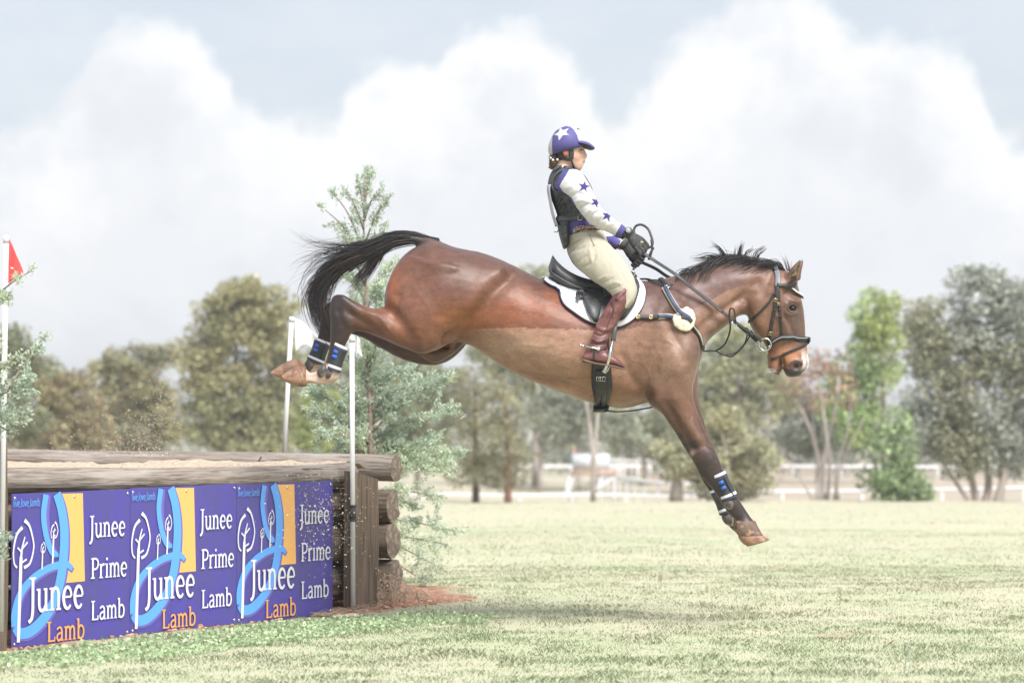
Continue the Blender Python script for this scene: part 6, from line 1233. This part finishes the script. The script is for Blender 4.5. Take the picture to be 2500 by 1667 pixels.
V, F, E = remesh(mb, .0042, 5)
V = sculpt(V, F, [([(1392, 482), (1410, 472), (1428, 478)], 5, -.006), ([(1400, 496), (1420, 488), (1436, 492)], 5, .006), ([(1412, 512), (1434, 500), (1455, 500)], 4, -.007), ([(1424, 524), (1440, 512)], 5, .006), ([(1436, 540), (1452, 522), (1468, 516)], 4, -.006), ([(1452, 552), (1466, 538), (1482, 530)], 5, -.004), ([(1472, 562), (1484, 548)], 4, .005), ([(1490, 568), (1498, 552)], 3, -.003), ([(1380, 460), (1395, 455)], 6, .004)])
uu, vv, C = paint(V, F, PURP); side_arm = np.abs(V[:, 1]) > .10
white = inside(u := UV(V)[0], v := UV(V)[1], [(1392, 410), (1382, 428), (1372, 443), (1366, 455), (1375, 468), (1395, 482), (1410, 512), (1440, 546), (1470, 562), (1500, 577), (1517, 546), (1480, 510), (1460, 470), (1440, 430), (1415, 408)]) & (V[:, 1] < -.09); C[white] = WHT
farw = (V[:, 1] > .06) & (u > 1378) & ((u-1488)*.9+(v-590)*.45 < 0); C[farw] = WHT
for cu, cv, r, ro in ((1426, 456, 16, 10), (1455, 494, 15, 25), (1483, 527, 16, 15)): C[inside(u, v, star(cu, cv, r, ro)) & (V[:, 1] < -.05)] = Ls((92, 84, 160))
C[(v < 418) & (np.abs(V[:, 1]) < .09)] = WHT*.95
obj('shirt', V, F, CLOTH, person, True, C)
# ---- body protector vest
mb = MB()
mb.loft([(1353, 409, 1404, 415, .074), (1342, 428, 1426, 428, .120), (1337, 452, 1441, 450, .147), (1340, 471, 1449, 470, .156), (1350, 497, 1454, 497, .158), (1360, 525, 1456, 522, .153), (1364, 543, 1448, 535, .150)], 32, 4, 2.2)
mb.loft([(1356, 530, 1400, 530, .135), (1360, 548, 1396, 548, .14), (1366, 577, 1390, 575, .142), (1375, 607, 1386, 604, .115)], 26, 4, 2.3)
V, F, E = remesh(mb, .0045, 4)
V = sculpt(V, F, [([(1345, 492), (1372, 478), (1395, 468)], 2.2, -.005), ([(1350, 512), (1380, 498), (1402, 488)], 2.2, -.005), ([(1356, 530), (1372, 523)], 2, -.004), ([(1396, 508), (1412, 500)], 2, -.004), ([(1395, 518), (1418, 512)], 2, -.004), ([(1358, 560), (1390, 548)], 2.2, -.005), ([(1364, 580), (1388, 568)], 2.2, -.005), ([(1370, 598), (1386, 588)], 2.2, -.004), ([(1362, 470), (1372, 520)], 2, -.004), ([(1391, 475), (1399, 525)], 2, -.004)])
VEST = mat('vest_fabric', (.042, .044, .049), .62, .4, noise=(16, 4, (.08, .082, .088), .45, .7), bump=[(40, .25, .006), (260, .3, .001)])
vest = obj('vest', V, F, VEST, person)
VB = BVHTree.FromPolygons([tuple(p) for p in V], [tuple(int(i) for i in f) for f in F])
def vstrap(name, path, wd, th, m, off=.002):
    uv = catmull(path, 5); PN = [on(a, b, off, VB) for a, b in uv]; P = np.array([p for p, _ in PN]); N = np.array([q for _, q in PN]); mb = MB(); ribbon(mb, P, N, wd, th); mb.build(name, m, vest)
VS = mat('vest_strap', (.055, .057, .062), .6)
vstrap('waist_strap', ZB((490, 1112), (560, 1108), (650, 1100), (760, 1088), (800, 1095)), .019, .004, VS)
c, nr = on(*ZB((722, 1090))[0], .006, VB); mb = MB(); a = np.array((.95, .2, .15)); a /= np.linalg.norm(a); b = np.array((0, .05, 1.)); mb.tube([c+a*.011+b*.012, c+a*.011-b*.012, c-a*.011-b*.012, c-a*.011+b*.012, c+a*.011+b*.012], .0022, 6); mb.build('buckle', M_['steel'], vest)
lace = [(470, 905), (545, 890), (480, 950), (560, 935), (500, 995), (580, 980), (515, 1035), (600, 1025), (540, 1070), (560, 990), (520, 930), (575, 960), (535, 1010), (600, 1045)]
mb = MB(); mb.tube([on(a, b, .005, VB)[0] for a, b in ZB(*lace)], .0028, 5, 2); mb.build('lacing', VS, vest)
mb = MB(); mb.tube([on(a, b, .004, VB)[0] for a, b in ZB((620, 1120), (560, 1160), (500, 1220), (480, 1248))]+[W(*ZB((448, 1248))[0], -.10)], .002, 5, 2); mb.build('cord', VS, vest)
# armhole and collar binding
for pth in (ZB((640, 575), (560, 590), (490, 630), (445, 700), (440, 770), (470, 810), (540, 822), (600, 828)),): vstrap('armhole_binding', pth, .012, .006, VS, .004)
vstrap('shoulder_tab', ZB((600, 575), (550, 555), (500, 560), (450, 600)), .03, .006, VS, .004)
# number bib on the back
mb = MB(); bibL = catmull(ZB((362, 745), (352, 800), (372, 920), (400, 1060), (440, 1190)), 4); V = []
for a, b in bibL:
    for y in (-.115, -.08, 0, .08, .115): V.append(W(a+(12 if abs(y) > .1 else 7 if abs(y) > .05 else 5), b, y*.93))
n = len(bibL); mb.add(V, [(i*5+j, (i+1)*5+j, (i+1)*5+j+1, i*5+j+1) for i in range(n-1) for j in range(4)]); o = mb.build('number_bib', mat('bib_cloth', (.38, .38, .47), .8, noise=((8, 8, 8), 3, (.5, .5, .56), .45, .6)), person); so = o.modifiers.new('s', 'SOLIDIFY'); so.thickness = .002
# ---- breeches
mb = MB()
mb.loft([(1379, 568, 1468, 556, .140), (1382, 590, 1480, 580, .165), (1387, 622, 1490, 612, .182), (1404, 650, 1494, 645, .17), (1428, 668, 1492, 670, .12)], 28, 4)
for s in (-1, 1): mb.loft([(1448, 565, 1390, 625, .085, .09*s), (1480, 588, 1408, 652, .096, .145*s), (1506, 614, 1436, 677, .093, .20*s), (1529, 644, 1466, 698, .083, .26*s), (1544, 670, 1490, 716, .073, .305*s), (1553, 693, 1500, 730, .065, .328*s), (1556, 712, 1506, 742, .058, .338*s), (1549, 734, 1502, 756, .054, .345*s), (1534, 752, 1492, 765, .048, .35*s)], 24, 4)
V, F, E = remesh(mb, .005, 5)
V = sculpt(V, F, [([(1478, 700), (1500, 690), (1515, 692)], 3, .004), ([(1470, 692), (1495, 680)], 3, -.004), ([(1484, 710), (1510, 700)], 3, -.004), ([(1460, 684), (1480, 674)], 3, .004), ([(1400, 612), (1440, 600), (1470, 585)], 4, -.005), ([(1412, 640), (1430, 625)], 4, -.004), ([(1422, 655), (1445, 640), (1452, 625)], 4, -.005), ([(1395, 590), (1425, 582)], 2, -.003), ([(1460, 590), (1500, 640), (1530, 690)], 2.5, -.003), ([(1440, 612), (1446, 640)], 5, .004), ([(1494, 722), (1514, 714), (1530, 700)], 3, .004)])
V += normals(V, F)*(.0022*fbm(V*np.array((1.6, 1, .8)), 16, 4))[:, None]
TAN = mat('breeches_cloth', tuple(Ls((230, 222, 200), 1.9)), .85, .2, bump=[((30, 30, 12), .3, .010)], sheen=.1)
bre = obj('breeches', V, F, TAN, person); BRB = BVHTree.FromPolygons([tuple(p) for p in V], [tuple(int(i) for i in f) for f in F])
for nm, pth, wd in (('pocket_zip', ZB((585, 1400), (650, 1370), (735, 1330)), .004), ('belt_loop', ZB((668, 1215), (680, 1255)), .010), ('side_seam', ZB((820, 1215), (830, 1290), (880, 1400)), .003)):
    uv = catmull(pth, 4); PN = [on(a, b, .003 if nm != 'belt_loop' else .012, BRB) for a, b in uv]; mb = MB(); ribbon(mb, [p for p, _ in PN], [q for _, q in PN], wd, .003); mb.build(nm, mat(nm+'_cloth', tuple(Ls((205, 198, 180) if nm != 'belt_loop' else (232, 222, 190), 1.9)), .7), bre)
mb = MB(); mb.loft([(1380, 561, 1467, 548, .148), (1382, 567, 1469, 554, .153), (1384, 575, 1471, 561, .158)], 90, 5, 2.1); V = np.vstack(mb.V); a = np.arctan2(V[:, 1], V[:, 0]-W(1425, 565, 0)[0]); uu, vv = UV(V); s_ = (vv-(558-(uu-1425)*.155))
ck = ((np.floor(a*34+s_*.55)+np.floor(a*34-s_*.55)) % 2)[:, None]; C = np.where(ck > 0, Ls((96, 44, 58), 1.8)[None], Ls((225, 205, 200), 1.8)[None]); bel = mb.build('belt', None, person); ca = bel.data.color_attributes.new('tint', 'FLOAT_COLOR', 'POINT'); cc = np.ones((len(V), 4), np.float32); cc[:, :3] = C; ca.data.foreach_set('color', cc.ravel()); bel.data.materials.append(CLOTH)
mb = MB(); c = W(1467, 557, -.06); ring(mb, c, (.8, -.5, .1), .014, .003, 14); mb.build('belt_buckle', M_['steel'], bel)
# ---- boots and spurs
def riding_boot(s):
    y = [q*s for q in (.345, .352, .362, .371, .378, .382, .385)]
    mb = MB(); mb.loft([(1497, 720, 1533, 703, .058, y[0]), (1490, 732, 1536, 722, .062, y[0]), (1480, 748, 1535, 744, .061, y[1]), (1467, 770, 1520, 768, .057, y[2]), (1456, 792, 1504, 794, .049, y[3]), (1446, 818, 1489, 820, .042, y[4]), (1439, 838, 1481, 840, .040, y[5]), (1428, 856, 1486, 857, .042, y[6]), (1421, 871, 1495, 872, .042, y[6]), (1423, 879, 1500, 883, .041, y[6])], 26, 4)
    Y = y[6]; mb.loft([(1423, 864, 1422, 880, .034, Y), (1450, 854, 1450, 886, .041, Y), (1478, 855, 1474, 890, .044, Y), (1500, 868, 1496, 894, .046, Y), (1515, 882, 1513, 898, .041, Y), (1526, 892, 1525, 899, .018, Y)], 20, 4)
    V, F, E = remesh(mb, .004, 4)
    if s < 0: V = sculpt(V, F, [([(1446, 812), (1466, 820), (1486, 812)], 3.5, -.006), ([(1442, 826), (1462, 834), (1484, 826)], 3.5, .005), ([(1440, 836), (1460, 842), (1482, 838)], 3, -.006), ([(1455, 796), (1475, 806), (1494, 798)], 4, .004), ([(1450, 804), (1470, 812)], 3, -.004), ([(1488, 742), (1495, 760), (1480, 800)], 2, -.003), ([(1470, 848), (1482, 856)], 3, -.005), ([(1500, 730), (1520, 735)], 10, .003)])
    V += normals(V, F)*(.0014*fbm(V, 22, 5))[:, None]
    BM = mat('maroon_leather', tuple(Ls((158, 104, 98), 1.9)), .42, .5, noise=[(7, 5, tuple(Ls((112, 66, 66), 2.0)), .42, .62), ((18, 18, 8), 4, tuple(Ls((178, 112, 100), 2.0)), .56, .74)], bump=[((20, 20, 45), .35, .008), (90, .2, .002)])
    b = obj('boot', V, F, BM, person); bvh = BVHTree.FromPolygons([tuple(p) for p in V], [tuple(int(i) for i in f) for f in F])
    mb = MB(); mb.loft([(1421, 874, 1422, 884, .040, Y), (1452, 884, 1452, 889, .044, Y), (1476, 888, 1476, 893, .047, Y), (1500, 892, 1498, 897, .048, Y), (1516, 897, 1514, 901, .042, Y), (1527, 898, 1526, 901, .018, Y)], 18, 3, 3); mb.build('sole', mat('boot_sole', tuple(Ls((150, 120, 100), 2)), .7), b)
    mb = MB(); mb.loft([(1421, 876, 1422, 885, .036, Y), (1438, 882, 1438, 887, .038, Y), (1450, 885, 1450, 888, .036, Y)], 16, 3, 3); mb.build('heel', mat('boot_heel', (.06, .045, .04), .6), b)
    if s < 0:
        def bs(name, path, wd, m, th=.003, off=.002):
            uv = catmull(path, 4); PN = [on(a, b_, off, bvh) for a, b_ in uv]; mb = MB(); ribbon(mb, [p for p, _ in PN], [q for _, q in PN], wd, th); return mb.build(name, m, b)
        bs('top_tab', [(1526, 708), (1516, 718), (1505, 732)], .018, BM, .004); bs('spur_strap', [(1440, 846), (1460, 852), (1484, 850)], .012, mat('spur_leather', (.07, .03, .03), .5), .004); bs('spur_strap', [(1452, 854), (1450, 872), (1452, 886)], .008, M_['strap'], .004)
        bs('seam', [(1490, 738), (1499, 745), (1492, 775), (1476, 812)], .003, mat('dark_seam', (.07, .03, .03), .6))
    mb = MB(); y0 = Y-.045*(-1 if s > 0 else 1)*1.0; P = [W(1462, 852, Y+s*.046), W(1442, 848, Y+s*.046), W(1428, 845, Y+s*.02), W(1427, 845, Y), W(1428, 845, Y-s*.02), W(1442, 848, Y-s*.046), W(1462, 852, Y-s*.046)]; mb.tube(P, .005, 8, 4); mb.tube([W(1428, 845, Y), W(1418, 843, Y)], .0045, 8); mb.ball(W(1418, 843, Y), .0085, 10, 8); mb.ball(W(1461, 852, Y+s*.048), (.010, .004, .009), 10, 6); mb.build('spur', M_['steel'], b)
riding_boot(-1); riding_boot(1)
# ---- gloved hands holding the reins
GLV = mat('glove', (.045, .047, .048), .65, .35, noise=(60, 4, (.085, .085, .082), .45, .7), bump=(240, .4, .0015))
def hand(W0, K, y0, y1, sd, name='glove'):
    """W0: wrist centre px, K: knuckle row centre px; a loosely closed fist, thumb on top"""
    mb = MB(); w0 = W(W0[0], W0[1], y0); k0 = W(K[0], K[1], y1); ax = k0-w0; L = np.linalg.norm(ax); ax /= L
    up = np.array((0, 0, 1.))-ax*ax[2]; up /= np.linalg.norm(up); out = np.cross(ax, up); out = out if out[1]*sd > 0 else -out    # out: away from the other hand
    mb.tube([w0-ax*.03, w0, w0+ax*L*.5, k0], [.025, .027, .036, .036], 14, 4)
    Vv = np.vstack(mb.V); rel = Vv-w0; o_ = rel@out; Vv = Vv-np.outer(o_, out)*.42; mb.V = [Vv]
    for i in range(4):
        h = .030-.0195*i; ln = (.92, 1.0, .95, .78)[i]
        a = k0+up*h+out*.010; b = a+ax*.030*ln-up*.006+out*.004; c = b+ax*.006-up*.018*ln-out*.026; d = c-ax*.026*ln-up*.003-out*.008
        mb.tube([a-ax*.02, a, b, c, d], [.0092, .0096, .0092, .0085, .0075], 10, 3); mb.ball(d, .008, 8, 6)
    ta = w0+ax*L*.45+up*.026-out*.006; tb = ta+ax*.032+up*.010-out*.004; tc = tb+ax*.034-up*.006-out*.002
    mb.tube([ta-ax*.012-up*.006, ta, tb, tc], [.013, .0125, .0115, .0095], 10, 3); mb.ball(tc, .0095, 8, 6)
    V, F, E = remesh(mb, .0022, 1); g = obj(name, V, F, GLV, person)
    mb = MB(); mb.tube([w0-ax*.036, w0-ax*.012], .0285, 14); Vv = np.vstack(mb.V); o_ = (Vv-w0)@out; Vv = Vv-np.outer(o_, out)*.25; obj('glove_cuff', Vv, mb.F, GLV, g)
    return w0, k0, ax, up, out
w0, k0, ax, up, out = hand((1541, 577), (1563, 601), -.105, -.085, -1)
mb = MB(); mb.ball(w0+ax*.055+up*.012+out*.019, (.010, .004, .006), 10, 6); mb.build('glove_tab', mat('tan_tab', (.42, .34, .24), .6), person)
hand((1531, 604), (1554, 626), .035, .045, 1)
# watch on the near wrist
wc = W(1529, 568, -.150); mb = MB(); P = []; ax2 = np.array((.8, .05, -.6)); ax2 /= np.linalg.norm(ax2); c0 = W(1527, 570, -.115)
e1 = np.cross(ax2, (0, 1., 0)); e1 /= np.linalg.norm(e1); e2 = np.cross(ax2, e1)
P = [c0+.031*(e1*math.cos(t))+.029*e2*math.sin(t) for t in np.linspace(0, 2*math.pi, 25)]; Nn = [(p-c0)/np.linalg.norm(p-c0) for p in P]; ribbon(mb, P, Nn, .018, .003); wt = mb.build('watch', M_['strap'], person)
td = np.array((.35, -.85, .42)); td /= np.linalg.norm(td); fc = c0+td*.034; mb = MB(); mb.tube([fc-td*.004, fc+td*.005], .0155, 20); mb.build('watch_case', M_['steel'], wt); mb = MB(); mb.tube([fc+td*.0048, fc+td*.0062], .0125, 20); mb.build('watch_face', mat('watch_face', (.30, .31, .33), .3), wt)
fix(person); tag(person, 'rider in purple star silks, black vest, cream breeches and maroon boots, seated on the horse', 'person')
# ================================================================== the air: haze volume added to lift the dark tones of distant trees
mb = MB(); mb.box((-1300, -500, -5.5), (1300, 3100, 9.5)); hz = mb.build('haze', None, None, False, kind='stuff'); tag(hz, 'thin pale haze added over the whole pasture to lift the dark tones of distant trees', 'haze')
hm = bpy.data.materials.new('haze_air'); hm.use_nodes = True; N = hm.node_tree.nodes; N.remove(N['Principled BSDF']); pv = N.new('ShaderNodeVolumePrincipled'); pv.inputs['Color'].default_value = (.99, .995, 1, 1); pv.inputs['Density'].default_value = .0012; pv.inputs['Anisotropy'].default_value = .2
hm.node_tree.links.new(pv.outputs[0], N['Material Output'].inputs['Volume']); hz.data.materials.append(hm)
